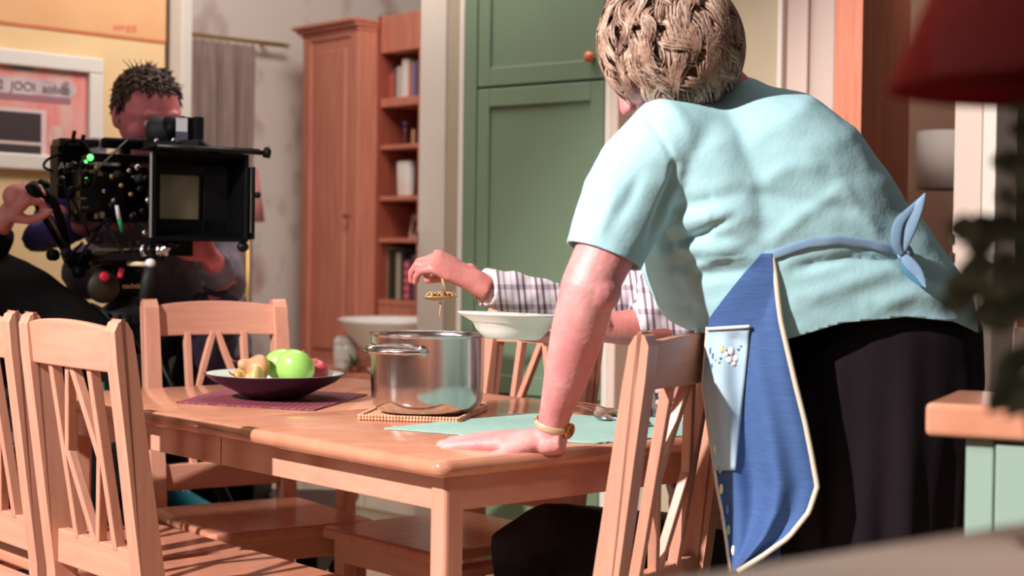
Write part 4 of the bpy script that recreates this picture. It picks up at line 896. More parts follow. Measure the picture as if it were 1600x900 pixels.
# collar rib
# watch
wa_ = at(863, 663, 2.60); wd_ = (wr - at(868, 640, 2.59)).normalized(); sx_ = wd_.cross(Vector((0, 1, 0))).normalized(); sy_ = sx_.cross(wd_)
wt = obj('watch_strap', MB().loft([wa_ + sx_ * (.0295 * math.cos(a)) + sy_ * (.028 * math.sin(a)) for a in np.linspace(0, 2 * PI, 33)[:-1]], (.006, .0016), tuple(wd_.cross(sx_)), 8, close=True), mat('gold_strap', srgb(222, 184, 148), .4, .3), wom, True)
wc = at(884, 672, 2.595) + Vector((.002, .0, 0)); obj('watch_case', MB().lathe([(.012, 0), (.014, .002), (.014, .007), (.011, .009)], wc, 24, (.75, -.5, -.3)), mat('gold_metal', srgb(196, 150, 80), .25, .9), wt, True)
rgc = wr + hdir * .122 + Vector((0, -.026, -.016))
# hair: base cap and curls
Hf = HF.normalized(); Hu = perp(HU, Hf); Hr = Hf.cross(Hu).normalized()
HAIR = mat('blonde_brown_hair', srgb(164, 128, 108), .5, 0, srgb(108, 76, 62), 34, (1, 1, 1), 0.4, 150, contrast=(.42, .6)); HAIR2 = mat('pale_blonde_hair', srgb(206, 178, 158), .45, 0, srgb(160, 126, 106), 40, contrast=(.4, .6), bump=.4, bscale=150)
hm = MB(); hm.ball(hc - Hf * .022 + Hu * .012, (.096, .102, .108), Hr, Hf, Hu, 28); hm.ball(hc - Hf * .045 - Hu * .045, (.078, .066, .078), Hr, Hf, Hu, 24)
cap = put('hair', remesh(hm, .006, 6, 'hair', lambda p, n: p + n * (.006 * noise.noise(p * 60) + .004 * noise.noise(p * 120))), HAIR, wom)
rnd = random.Random(3); hc0 = hc - Hf * .022; crown = hc0 + Hu * .11 - Hf * .02
strands = [MB(), MB()]
NL = 340
for i in range(NL):
    z_ = 1 - 2 * (i + .5) / NL; ph = i * 2.399963; q = Vector((math.sqrt(1 - z_ * z_) * math.cos(ph), math.sqrt(1 - z_ * z_) * math.sin(ph), z_))
    if q.y > .55 and q.z < .35: continue                                    # face stays clear
    if q.z < -.80: continue
    base = hc0 + Hr * (q.x * .096) + Hf * (q.y * .102) + Hu * (q.z * .108)
    nrm = (Hr * q.x + Hf * q.y + Hu * q.z).normalized(); away = base - crown; tdir = perp(away, nrm) if away.length > .02 else perp(-Hf, nrm)
    a_ = rnd.uniform(-.75, .75); sd0 = nrm.cross(tdir); tdir = (tdir * math.cos(a_) + sd0 * math.sin(a_) + perp(Vector((-.1, 0, -1)), nrm) * .45).normalized(); sd = nrm.cross(tdir)
    L_ = rnd.uniform(.05, .085); ph0 = rnd.uniform(0, 6.28); amp = rnd.uniform(.006, .016); wv = rnd.uniform(2.6, 4.2); lift = rnd.uniform(.004, .022); wl0 = rnd.uniform(.010, .017)
    for k2 in range(13):
        o1 = (k2 - 6) / 6 * wl0; o2 = rnd.uniform(-.0018, .0018) + .005 * math.cos(k2 / 12 * PI - PI / 2); P = []; R2 = []; dl = rnd.uniform(.8, 1.15); jp = rnd.uniform(-.35, .35)
        for k_ in range(8):
            t = k_ / 7; pin = 1 - .5 * t; p = base + tdir * (L_ * dl * t) + nrm * (.002 + lift * math.sin(PI * t * .9) + o2) + sd * (amp * (math.sin(ph0 + jp + t * wv) - math.sin(ph0)) + o1 * pin)
            rel = p - hc0; kk = math.sqrt((rel.dot(Hr) / .100) ** 2 + (rel.dot(Hf) / .106) ** 2 + (rel.dot(Hu) / .112) ** 2)
            if kk > 1.16: p = hc0 + rel * (1.16 / kk)
            if kk < .97: p = hc0 + rel * (.97 / kk)
            P.append(p); R2.append((.0018 * (1 - .6 * t), .0012 * (1 - .5 * t)))
        strands[0 if rnd.random() < .55 else 1].loft(P, R2, tuple(nrm), 5)
for mb_, m_ in zip(strands, (HAIR, HAIR2)):
    o = obj('curls', mb_, m_, cap, True); o['kind'] = 'stuff'

# ================================================================== MAN IN PLAID
man = thing('person', 'seated person in plaid shirt behind the woman, holding a plate and spoon', 'person', Vector((.55, 3.33, 0)))
mbm = MB(); dm = 3.25
sh_r = at(1075, 400, 3.50); el_r = at(905, 492, 3.36); wr_r = at(752, 449, 3.22)
sh_l = at(1100, 395, 3.12); el_l = at(1055, 512, 3.10); wr_l = at(932, 512, 3.04)
pelv = at(1165, 800, 3.33)
mbm.loft([sh_r, el_r.lerp(sh_r, .1), el_r, el_r.lerp(wr_r, .4), at(775, 452, 3.24), wr_r], [(.05, .05), .044, .042, .040, (.030, .026), (.030, .024)], (0, 1, 0), 20)
mbm.loft([sh_l, el_l, el_l.lerp(wr_l, .4), wr_l], [.05, .042, .040, .028], (0, 1, 0), 20)
mbm.loft([pelv - Z * .08, pelv, pelv.lerp((sh_l + sh_r) / 2, .5), (sh_l + sh_r) / 2 - Z * .04, (sh_l + sh_r) / 2 + Z * .04], [(.15, .13), (.16, .14), (.14, .13), (.16, .12), (.07, .07)], (1, 0, 0), 28)
mh = at(1120, 285, 3.28); mbm.loft([(sh_l + sh_r) / 2, at(1105, 340, 3.29), mh], [.06, .055, .05], (1, 0, 0), 20)
MP = head(mbm, mh, Vector((-.9, -.1, -.42)), Z, 1.03)
# right hand: fist holding the spoon, fingers pointing left and curling down
t1 = hand(mbm, at(742, 440, 3.21), Vector((-.86, -.10, .44)), Vector((.36, -.52, .8)), -1, .192, [(.95, .85, .5), (.80, .85, .5), (.65, .85, .5), (.62, .75, .5)], .06, (.55, .25, .95, .3), (.032, .024), 1.05)
t2 = hand(mbm, wr_l, Vector((-.96, .05, -.22)), Vector((0, -.2, -1)), 1, .17, [(.1, .15, .1)] * 4, .05, (.9, .3, -.1, .3), (.028, .020))
knl = at(822, 836, 3.05); knr = at(850, 836, 3.38)
for kn_, hp in ((knl, pelv + Vector((-.02, -.10, -.12))), (knr, pelv + Vector((-.02, .10, -.12)))):
    ft = Vector((kn_.x + .03, kn_.y, .08)); mbm.loft([hp, kn_, kn_ + Vector((.005, 0, -.04)), ft], [.065, .045, .04, .035], (0, 1, 0), 18); mbm.loft([ft, ft + Vector((-.06, 0, -.03)), ft + Vector((-.16, 0, -.05))], [.04, .038, .025], (0, 1, 0), 14)
mbody = put('body', remesh(mbm, .0040, 3, 'body'), SKINM, man); eyes(MP, mbody, mat('iris_brown', srgb(80, 56, 40), .2), 1.03)
ms = MB()
ms.loft([sh_r + Vector((.04, 0, .02)), sh_r, sh_r.lerp(el_r, .5), el_r, at(868, 478, 3.32), at(820, 462, 3.28), at(772, 453, 3.24), at(757, 450, 3.225)], [.07, .07, .062, .056, .053, (.046, .05), (.043, .046), (.042, .045)], (0, 1, 0), 28)
ms.loft([sh_l + Vector((.03, 0, .02)), sh_l, sh_l.lerp(el_l, .6), el_l, at(1010, 504, 3.08), at(986, 503, 3.065)], [.07, .068, .056, .046, .041, .0385], (0, 1, 0), 28)
mid = (sh_l + sh_r) / 2
ms.loft([pelv - Z * .10, pelv - Z * .03, pelv.lerp(mid, .4), mid - Z * .10, mid, mid + Z * .05], [(.16, .15), (.175, .16), (.165, .15), (.175, .14), (.15, .11), (.08, .07)], (1, 0, 0), 36)
ms.loft([at(1075, 440, 3.1), at(1040, 460, 3.08), at(1012, 480, 3.08)], [.08, .07, .04], (0, 1, 0), 24)
ms.loft([at(1085, 560, 3.2), at(1080, 640, 3.2), at(1082, 720, 3.2)], [(.085, .10), (.09, .11), (.09, .12)], (0, 1, 0), 24)
put('shirt', remesh(ms, .0065, 6, 'shirt', lambda p, n: p + n * (.006 * noise.noise(Vector((p.x * 26, p.y * 8, p.z * 10))) + .003 * noise.noise(p * 34))), PLAID, man)
mt_ = MB()
for kn_, hp in ((knl, pelv + Vector((0, -.10, -.12))), (knr, pelv + Vector((0, .10, -.12)))):
    mt_.loft([hp + Vector((.08, 0, 0)), hp, hp.lerp(kn_, .5), kn_ + Vector((.03, 0, 0)), kn_ + Vector((-.005, 0, -.02)), kn_ + Vector((.0, 0, -.10)), Vector((kn_.x + .025, kn_.y, .12))], [.09, .095, .082, .070, .066, .064, .055], (0, 1, 0), 24)
put('trousers', remesh(mt_, .008, 4, 'trousers', lambda p, n: p + n * (.006 * noise.noise(Vector((p.x * 20, p.y * 14, p.z * 30))))), DENIM, man)
for kn_ in (knl, knr): obj('shoe', MB().loft([Vector((kn_.x + .07, kn_.y, .04)), Vector((kn_.x + .02, kn_.y, .055)), Vector((kn_.x - .06, kn_.y, .045)), Vector((kn_.x - .15, kn_.y, .03)), Vector((kn_.x - .18, kn_.y, .025))], [(.025, .03), (.045, .05), (.046, .042), (.042, .028), (.02, .018)], (0, 0, 1), 18), DKGREY, man, True)
hh_ = MB(); hh_.ball(mh + Vector((.02, 0, .025)), (.098, .086, .098), seg=24); put('hair', remesh(hh_, .007, 4, 'hair', lambda p, n: p + n * .005 * noise.noise(p * 70)), mat('grey_hair', srgb(150, 140, 132), .6), man)
# plate in his left hand
pcn = at(800, 494, 3.02)
pl = thing('soup_plate', 'white deep plate with a faint flower rim held up over the table', 'plate', pcn + Z * -.045)
pr_ = 87 * 3.02 / FPX; b0 = pcn - Z * .045; tl = Vector((.03, .02, 1)).normalized()
obj('plate_body', MB().lathe([(.052, 0), (.056, .002), (.070, .016), (.080, .032), (pr_ - .003, .046), (pr_, .049), (pr_ - .002, .051), (.080, .037), (.070, .022), (.055, .008), (.001, .007)], b0, 72, tl), PORC, pl, True)
for k_ in range(14):
    a = k_ * 2 * PI / 14; c_ = b0 + Vector((math.cos(a) * .095, math.sin(a) * .095, .0465)); obj('flower_print', MB().ball(c_, (.006 if k_ % 3 else .009, .004, .0008), seg=8), mat('print_green', srgb(130, 156, 120), .5) if k_ % 3 else mat('print_rose', srgb(196, 130, 120), .5), pl, True)
# spoon with noodles
sc = at(684, 463, 3.17)
sp = thing('serving_spoon', 'spoon heaped with noodles dripping over the steel pot', 'cutlery', sc)
obj('handle', MB().loft([sc + Vector((.018, 0, .004)), at(694, 445, 3.17), at(690, 430, 3.175), at(688, 415, 3.18)], [(.0035, .0015)] * 4, (0, 1, 0), 8), mat('pale_gold_metal', srgb(176, 148, 108), .4, .5), sp, True)
obj('bowl', MB().ball(sc, (.033, .022, .009), seg=20, fn=lambda q: Vector((q.x, q.y, q.z if q.z < 0 else q.z * .2))), mat('pale_gold_metal', srgb(176, 148, 108), .4, .5), sp, True)
NOOD = mat('noodle', srgb(216, 176, 128), .45, 0, srgb(170, 122, 80), 60); nd = MB(); rn = random.Random(5)
for i in range(26):
    a = rn.uniform(0, 6.28); r_ = rn.uniform(.004, .026); q = sc + Vector((r_ * math.cos(a), r_ * .6 * math.sin(a), .003)); b_ = rn.uniform(0, 6.28)
    nd.loft([q, q + Vector((.006 * math.cos(b_), .006 * math.sin(b_), .006)), q + Vector((.012 * math.cos(b_), .01 * math.sin(b_), .002)), q + Vector((.016 * math.cos(b_), .012 * math.sin(b_), -.004))], .0017, (0, 0, 1), 6)
o = obj('noodles', nd, NOOD, sp, True); o['kind'] = 'stuff'
dr = MB()
dr.loft([at(688, 472, 3.17), at(689, 480, 3.17), at(687, 490, 3.17), at(688, 497, 3.17)], [(.0022), .002, .0016, .001], (0, 1, 0), 6)
obj('hanging_noodle', dr, NOOD, sp, True)

#PART3
# ================================================================== FILM CAMERA
F_ = Vector((.50, -.866, 0)); R_ = Vector((.866, .50, 0))
def ob(px, py, d, sr, sf, szz, r=R_, f=F_, z=Z): return MB().box(at(px, py, d), (sr, sf, szz), r, f, z)
fc = thing('film_camera', 'black professional film camera with matte box and viewfinder on a tripod head', 'camera', at(190, 395, 4.12))
def fco(n, mb, m, par=None, sm=False, **k): return obj(n, mb, m, par or fc, sm, **k)
bodyc = fco('camera_body', ob(168, 305, 4.22, .17, .22, .15), BLACK, bevel=.006)
fco('side_panel', ob(160, 302, 4.09, .12, .02, .11), BLACKM, bodyc, bevel=.004)
fco('battery', ob(108, 268, 4.30, .085, .10, .155), BLACK, bevel=.006)
fco('transmitter', ob(118, 224, 4.28, .11, .09, .022, z=Vector((.12, 0, .99))), mat('olive_black', srgb(44, 40, 26), .5), bevel=.004)
for x, y in ((115, 220), (129, 226)): fco('antenna', MB().loft([at(x - 1, y + 4, 4.2), at(x, y - 8, 4.2), at(x + 2, y - 16, 4.2)], .0055, (0, 1, 0), 10), BLACK, None, True)
fco('antenna_cable', MB().loft(spline([at(98, 236, 4.2), at(104, 222, 4.18), at(118, 219, 4.17), at(132, 224, 4.17), at(142, 240, 4.16)], 6), .003, (0, 1, 0), 8), BLACK, None, True)
fco('bracket_hook', MB().loft(spline([at(96, 240, 4.2), at(80, 246, 4.19), at(70, 254, 4.18), at(70, 262, 4.18), at(84, 268, 4.18)], 5), .004, (0, 1, 0), 8), BLACK, None, True)
for x, y, r_ in ((141, 246, .0085), (134, 253, .0045), (134, 277, .0045)): fco('status_light', MB().ball(at(x, y, 4.06), r_, seg=12), LEDG, None, True)
t_ = text('logo_lettering', 'ARRI', .030, at(109, 262, 4.20), (R_ + Z * -.12), Z, mat('white_label', srgb(210, 206, 200), .6), fc, .0006)
mat('white_label', srgb(210, 206, 200), .6)
fco('top_handle', ob(202, 225, 4.10, .15, .03, .028), BLACK, bevel=.008)
fco('handle_post', ob(196, 245, 4.14, .02, .03, .05), BLACKM); fco('top_plate', ob(185, 248, 4.16, .17, .12, .018), BLACKM, bevel=.003)
for k in range(7): fco('camera_screw', MB().lathe([(.006, 0), (.006, .004), (.004, .006)], at(150 + k * 9 + (k % 3) * 3, 262 + (k * 37 % 60), 4.05), 12, F_), SILVER if k % 2 else BRASS, bodyc, True)
for i, (x, y, w_, h_) in enumerate(((148, 268, 18, 5), (156, 272, 8, 5), (122, 303, 5, 9), (130, 310, 8, 3), (127, 316, 12, 2), (133, 324, 10, 2), (150, 338, 5, 8), (160, 336, 6, 9), (118, 330, 3, 6), (209, 276, 7, 3))):
    fco('control_label', ob(x, y, 4.055, w_ / 565, .003, h_ / 585), mat('dim_label', srgb(120, 108, 84), .5), bodyc)
fco('small_lcd', ob(120, 336, 4.10, .025, .01, .035, r=Vector((.8, .3, .5)).normalized(), z=Vector((-.45, 0, .9)).normalized()), DKGREY)
rn = random.Random(11)
for k in range(26):
    x = rn.uniform(95, 232); y = rn.uniform(255, 398); fco('connector', MB().lathe([(.009, 0), (.011, .006), (.011, .018), (.007, .022)], at(x, y, 4.07 + rn.uniform(-.02, .03)), 14, (F_ + Vector((rn.uniform(-.5, .5), 0, rn.uniform(-.5, .5)))).normalized()), BLACKM if k % 3 else DKGREY, bodyc, True)
for k in range(9):
    a = (rn.uniform(90, 230), rn.uniform(250, 390)); b = (a[0] + rn.uniform(-40, 40), a[1] + rn.uniform(20, 70)); m_ = ((a[0] + b[0]) / 2 + rn.uniform(-30, 30), (a[1] + b[1]) / 2 + 18)
    b = (min(max(b[0], 90), 235), min(b[1], 405)); fco('cable', MB().loft(spline([at(*a, 4.06), at(*m_, 4.02), at(*b, 4.06)], 8), .0035, (0, 1, 0), 8), BLACK, None, True)
# lens and matte box
LC = at(300, 308, 4.06)
fco('lens_barrel', MB().lathe([(.062, -.34), (.062, -.24), (.070, -.23), (.070, -.16), (.064, -.15), (.064, -.05)], LC, 40, F_), BLACKM, None, True)
for q in (-.225, -.19, -.165): fco('focus_ring', MB().lathe([(.072, q - .010), (.074, q - .008), (.074, q + .008), (.072, q + .010)], LC, 40, F_), DKGREY, None, True)
MC = at(311, 308, 3.98); mw, mh_ = .128, .115
mt = fco('matte_box', MB().hexa([MC + R_ * (a * .085) - F_ * .10 + Z * c for c in (-.08, .08) for a, b in ((-1, 0), (1, 0), (1, 1), (-1, 1))][:4] + [MC + R_ * (a * .085) - F_ * .10 + Z * .08 for a in (-1, 1, 1, -1)]) if False else ob(300, 307, 4.09, .19, .03, .18), BLACK)
def hood(name, pts): return fco(name, MB().hexa(pts), BLACK, mt, bevel=.002)
def mp(r, f, z): return MC + R_ * r + F_ * f + Z * z
th = .010
for nm, (r0_, r1_, z0_, z1_) in (('hood_side', (-1, -1 + .08, -1, 1)), ('hood_side', (1 - .08, 1, -1, 1)), ('hood_top', (-1, 1, 1 - .09, 1)), ('hood_bottom', (-1, 1, -1, -1 + .09))):
    k0 = .80
    P = [mp(r * mw * s_, f, z * mh_ * s_) for (f, s_) in ((-.085, k0), (.02, 1)) for r, z in ((r0_, z0_), (r1_, z0_), (r1_, z1_), (r0_, z1_))]
    hood(nm, P)
for nm, c, sz_ in (('filter_frame', mp(-.092, -.075, 0), (.020, .02, .19)), ('filter_frame', mp(.068, -.075, 0), (.07, .02, .19)), ('filter_frame', mp(0, -.075, .078), (.20, .02, .036)), ('filter_frame', mp(0, -.075, -.076), (.20, .02, .040))):
    fco(nm, MB().box(c, sz_, R_, F_, Z), BLACK, mt, bevel=.003)
fco('filter_glass', MB().box(mp(-.022, -.088, 0), (.13, .004, .13), R_, F_, Z), mat('filter_glass', srgb(112, 82, 62), .10, .8), mt)
fco('hood_edge_strip', MB().bar(mp(-mw - .004, .018, -mh_ * .93), mp(-mw - .004, .018, mh_ * .93), .006, .006), mat('worn_metal', srgb(110, 108, 106), .4, .7), mt)
fco('top_flap', MB().hexa([mp(a * mw * 1.02, f, mh_ + .004 + (f > 0) * .004 + dz) for dz in (0, .006) for a, f in ((-1, -.08), (1.05, -.08), (1.12, .05), (-1, .05))]), BLACK, mt, bevel=.001)
fco('flap_rod', MB().loft([mp(-mw, .05, mh_ + .008), mp(mw * 1.28, .05, mh_ + .004)], .0065, (0, 1, 0), 10), BLACKM, mt, True)
fco('flap_knob', MB().loft([mp(mw * 1.28, .05, mh_ - .008), mp(mw * 1.30, .05, mh_ + .008), mp(mw * 1.28, .05, mh_ + .020)], [.010, .011, .006], (0, 1, 0), 12), BLACK, mt, True)
fco('side_flag', MB().box(mp(mw + .012, .0, -.012), (.008, .05, .19), R_, F_, Z), BLACK, mt, bevel=.001); fco('side_flag_edge', MB().box(mp(mw + .004, .024, -.005), (.002, .002, .17), R_, F_, Z), SILVER, mt)
fco('hood_knob', MB().ball(mp(mw + .024, .02, .010), .009, seg=14), BLACK, mt, True); fco('hood_knob', MB().lathe([(.014, 0), (.014, .012), (.01, .016)], mp(mw - .01, .0, -mh_ - .012), 16, F_), BLACKM, mt, True)
for k in range(9): fco('bracket_knob', MB().lathe([(.008, 0), (.009, .006), (.006, .010)], at(214 + (k * 13 % 22), 262 + k * 17, 4.02), 12, F_), SILVER if k % 3 == 0 else BLACKM, mt, True)
# viewfinder
vf = fco('viewfinder', ob(294, 202, 4.10, .062, .05, .062), BLACK, bevel=.006)
fco('eyecup', MB().lathe([(.030, 0), (.040, .01), (.042, .03), (.036, .05), (.030, .075)], at(235, 206, 4.12), 32, (.95, -.25, .05)), DKGREY, vf, True)
fco('finder_barrel', MB().lathe([(.034, 0), (.034, .06)], at(256, 203, 4.11), 28, (.95, -.25, .05)), BLACK, vf, True)
fco('finder_label', ob(284, 195, 4.062, .030, .003, .036), mat('bright_label', srgb(226, 226, 230), .3), vf); fco('finder_screen', ob(284, 214, 4.062, .032, .003, .026), mat('grey_screen', srgb(110, 108, 124), .2, .3), vf)
fco('finder_side', ob(309, 202, 4.07, .026, .03, .066), BLACKM, vf, bevel=.004)
fco('finder_arm', MB().bar(at(225, 228, 4.08), at(316, 224, 4.06), .022, .022), BLACK, vf, bevel=.003); fco('finder_arm', MB().bar(at(312, 222, 4.06), at(345, 246, 4.0), .016, .016), BLACK, vf, bevel=.003)
for x, y in ((244, 220), (271, 219), (281, 232)): fco('finder_screw', MB().lathe([(.006, 0), (.006, .006)], at(x, y, 4.04), 10, F_), SILVER, vf, True)
fco('strap_wire', MB().loft(spline([at(148, 268, 4.05), at(165, 252, 4.03), at(182, 235, 4.03), at(200, 218, 4.03)], 5), .003, (0, 1, 0), 8), mat('worn_metal', srgb(110, 108, 106), .4, .7), None, True)
fco('marker_pen', MB().loft([at(182, 321, 4.01), at(186, 342, 4.01)], [.0045, .006], (0, 1, 0), 10), MATS['bright_label'], None, True); fco('marker_pen', MB().loft([at(186, 342, 4.01), at(191, 362, 4.01)], [.006, .005], (0, 1, 0), 10), mat('green_cap', srgb(20, 130, 80), .4), None, True)
for dz in (0, 1): fco('support_rod', MB().loft([at(150 + dz * 12, 392 - dz * 6, 4.3), at(262 + dz * 14, 388 - dz * 6, 3.98)], .008, (0, 0, 1), 14), BLACKM if dz else SILVER, None, True)
for x in (222, 233, 247, 254): fco('rod_clamp', MB().lathe([(.016, 0), (.017, .004), (.017, .012), (.014, .014)], at(x, 391, 4.0), 20, (.9, -.3, 0)), SILVER if x != 233 else BLACKM, None, True)
fco('base_plate', ob(190, 402, 4.12, .16, .26, .018), BLACKM, bevel=.003)
fco('under_hood_bracket', ob(262, 385, 4.05, .12, .06, .05), BLACK, bevel=.004)

# tripod head and tripod
tp_ = at(188, 445, 4.14); tr = thing('tripod', 'black fluid head tripod with red knobs carrying the film camera', 'tripod', Vector((tp_.x, tp_.y, .30)))
obj('fluid_head', ob(183, 438, 4.14, .11, .10, .085), BLACK, tr, bevel=.012, seg=3)
obj('head_top', ob(190, 412, 4.13, .15, .12, .014), BLACKM, tr, bevel=.003)
obj('side_disc', MB().lathe([(.040, 0), (.044, .006), (.040, .014)], at(161, 448, 4.06), 32, F_), mat('olive_black', srgb(44, 40, 26), .5), tr, True)
obj('red_knob', MB().lathe([(.011, 0), (.013, .006), (.013, .018), (.009, .022)], at(161, 432, 4.04), 24, F_), RED, tr, True)
obj('red_lever', MB().bar(at(191, 418, 4.03), at(187, 434, 4.03), .016, .012), RED, tr, bevel=.003)
text('maker_lettering', 'sachtler', .019, at(209, 447, 4.06), R_, Z, mat('tan_print', srgb(170, 120, 70), .5), tr, .0005)
obj('level_rod', MB().loft([at(200, 412, 4.02), at(229, 413, 4.0)], .0065, (0, 0, 1), 12), mat('cream_tape', srgb(220, 200, 160), .5), tr, True); obj('level_ball', MB().ball(at(235, 411, 3.99), (.014, .014, .012), seg=16), MATS['bright_label'], tr, True)
obj('bowl_clamp', MB().lathe([(.060, -.04), (.066, -.02), (.066, 0), (.055, .012), (.035, .03), (.03, .05)], at(190, 490, 4.14), 40), DKGREY, tr, True)
for k in range(18):
    a = k * PI / 9; obj('clamp_rib', MB().box(at(190, 490, 4.14) + Vector((math.cos(a) * .066, math.sin(a) * .066, -.014)), (.006, .006, .028)), BLACK, tr)
obj('grip_roll', MB().loft([at(236, 418, 4.0), at(230, 440, 4.0), at(226, 475, 4.0)], [.015, .0165, .0165], (0, 1, 0), 18), DKGREY, tr, True)
hb_ = at(190, 497, 4.14)
for k in range(3):
    a = math.radians(95 + 120 * k); f0 = Vector((hb_.x + math.cos(a) * .42, hb_.y + math.sin(a) * .42, .32)); obj('leg', MB().loft([hb_ + Vector((math.cos(a) * .05, math.sin(a) * .05, -.02)), f0], [.022, .016], (0, 0, 1), 14), BLACKM, tr, True)
pb0, pb1 = at(48, 288, 3.98), at(112, 398, 4.10)
pb = obj('pan_bar', MB().loft([pb0.lerp(pb1, .18), pb1], .0068, (0, 1, 0), 14), mat('worn_metal', srgb(110, 108, 106), .4, .7), tr, True)
obj('bar_grip', MB().loft([pb0, pb0.lerp(pb1, .25)], .017, (0, 1, 0), 16), BLACK, tr, True); obj('bar_sleeve', MB().loft([pb0.lerp(pb1, .25) + Vector((-.014, 0, .0)), pb1 + Vector((-.014, 0, .0))], .009, (0, 1, 0), 12), BLACK, tr, True)
obj('bar_clamp', ob(118, 407, 4.11, .06, .04, .05, z=Vector((-.4, 0, .9)).normalized()), BLACK, tr, bevel=.006)
for x, y in ((88, 399), (72, 291), (128, 425)): obj('clamp_knob', MB().lathe([(.014, 0), (.016, .006), (.016, .02), (.010, .026)], at(x, y, 4.05), 18, (-.5, -.8, .1)), BLACK, tr, True)
obj('bar_bracket', MB().loft(spline([at(70, 298, 4.02), at(84, 318, 4.02), at(96, 350, 4.05), at(104, 385, 4.1)], 5), [.012] * 16, (0, 1, 0), 10), BLACK, tr, True)
# dolly platform, cases
dy = thing('camera_dolly', 'low black dolly platform under the tripod and the camera operator', 'dolly', Vector((-1.05, 4.62, 0)))
obj('platform', MB().box((-1.05, 4.62, .285), (1.1, .95, .03)), BLACKM, dy, bevel=.004)
for sx in (-1, 1):
    obj('side_beam', MB().box((-1.05 + sx * .5, 4.62, .22), (.06, .9, .10)), BLACK, dy, bevel=.006)
    for sy in (-1, 1): obj('wheel', MB().lathe([(.06, 0), (.085, .01), (.085, .05), (.06, .06)], (-1.05 + sx * .5 - .03, 4.62 + sy * .36, .085), 28, (1, 0, 0)), DKGREY, dy, True)
cs = thing('equipment_case', 'black equipment case the camera operator sits on', 'case', Vector((-.98, 4.80, .30)))
obj('case_body', MB().box((-.98, 4.80, .475), (.42, .36, .345)), BLACK, cs, bevel=.01)
for sx in (-1, 1): obj('latch', MB().box((-.98 + sx * .12, 4.613, .50), (.05, .012, .05)), SILVER, cs, bevel=.002)
gc_ = at(4, 690, 4.0); c2 = thing('flight_case', 'dark grey flight case with a white hexagonal sticker, seen through the leftmost chair', 'case', Vector((gc_.x, gc_.y + .16, 0)))
obj('case_body', MB().box((gc_.x - .02, gc_.y + .16, .36), (.34, .30, .72)), mat('case_grey', srgb(70, 70, 68), .5), c2, bevel=.01)
for z_ in (.04, .68): obj('metal_edge', MB().box((gc_.x - .02, gc_.y + .16, z_), (.348, .308, .03)), DKGREY, c2, bevel=.003)
for sx in (-1, 1): obj('corner_strip', MB().box((gc_.x - .02 + sx * .165, gc_.y + .012, .36), (.022, .012, .70)), DKGREY, c2, bevel=.003)
obj('sticker', MB().lathe([(.034, 0), (.034, .0015)], (gc_.x + .0, gc_.y + .009, gc_.z), 6, (0, -1, 0)), mat('sticker_white', srgb(214, 214, 222), .5), c2)
text('sticker_lettering', 'GFN', .034, (gc_.x, gc_.y + .0068, gc_.z), (1, 0, 0), Z, mat('sticker_ink', srgb(40, 40, 60), .5), c2, .0005)
p0 = at(266, 606, 4.56)
fo = thing('script_folder', 'white ring-bound script standing behind the far left chair, beside the operator', 'folder', Vector((p0.x, p0.y, .65)))
obj('pages', MB().box((p0.x + .015, p0.y, .745), (.025, .06, .185), (.97, .1, .12), (0, 1, 0), (-.12, 0, .99)), PORC, fo); obj('cover', MB().box((p0.x - .012, p0.y, .745), (.014, .07, .19)), mat('olive_cover', srgb(70, 64, 40), .6), fo, bevel=.002)
for k in range(8): obj('ring', MB().loft([Vector((p0.x + .03 + .006 * math.cos(a), p0.y - .03, .665 + k * .022 + .006 * math.sin(a))) for a in np.linspace(0, 2 * PI, 9)[:-1]], .0012, (0, 1, 0), 5, close=True), BLACKM, fo, True)
cbm = MB().loft(spline([at(160, 598, 3.9), at(166, 640, 3.88), at(176, 680, 3.88), at(168, 720, 3.9), at(182, 790, 3.95)], 6), .006, (0, 1, 0), 8)
o = obj('green_cable', cbm, mat('green_cable', srgb(40, 96, 50), .5), None, True); tag(o, 'dark green cable hanging from the tripod, seen through the sunlit chair', 'cable')
dk = thing('cable_drape', 'black equipment bag hanging from the tripod behind the sunlit chair', 'bag', Vector((at(150, 700, 4.15).x, 4.15, .31)))
dkm = MB(); bx = at(165, 700, 4.02); dkm.loft([Vector((bx.x, bx.y, z_)) for z_ in (.315, .33, .5, .7, .80, .83)], [(.12, .05), (.15, .06), (.16, .07), (.14, .06), (.12, .04), (.04, .02)], (0, 1, 0), 24, sq=.6)
dk.name = 'equipment_bag'; put('bag_body', remesh(dkm, .012, 3, 'bag', lambda p, n: p + n * .008 * noise.noise(p * 14)), BLKFAB, dk)
obj('bag_strap', MB().loft([Vector((bx.x - .06, bx.y, .80)), Vector((bx.x - .02, bx.y + .04, .92)), Vector((bx.x + .06, bx.y, .80))], (.012, .003), (0, 1, 0), 8), DKGREY, dk, True)

# ================================================================== CAMERA OPERATOR
op = thing('person', 'camera operator with messy brown hair peering through the film camera viewfinder', 'person', Vector((-1.0, 4.70, .30)))
om = MB(); oh = at(232, 180, 4.33); OF = Vector((.52, -.70, -.40)); OU = Vector((.10, -.25, 1))
OP = head(om, oh, OF, OU, 1.13)
nk = at(222, 262, 4.48); sl = at(315, 300, 4.46); sr = at(128, 262, 4.55); pv = Vector((-.98, 4.76, .76))
om.loft([oh + Vector((.0, .03, -.03)), at(215, 240, 4.40), nk], [.058, .056, .065], (0, 1, 0), 20)
om.loft([pv - Z * .08, pv, pv + Vector((0, -.06, .22)), at(222, 300, 4.55), nk - Z * .02], [(.16, .12), (.165, .13), (.155, .12), (.175, .11), (.07, .07)], (0, 1, 0), 28)
el = at(352, 452, 4.30); wl = at(330, 404, 4.13); om.loft([sl, el, el.lerp(wl, .4), wl], [.052, .045, .044, .029], (0, 1, 0), 18)
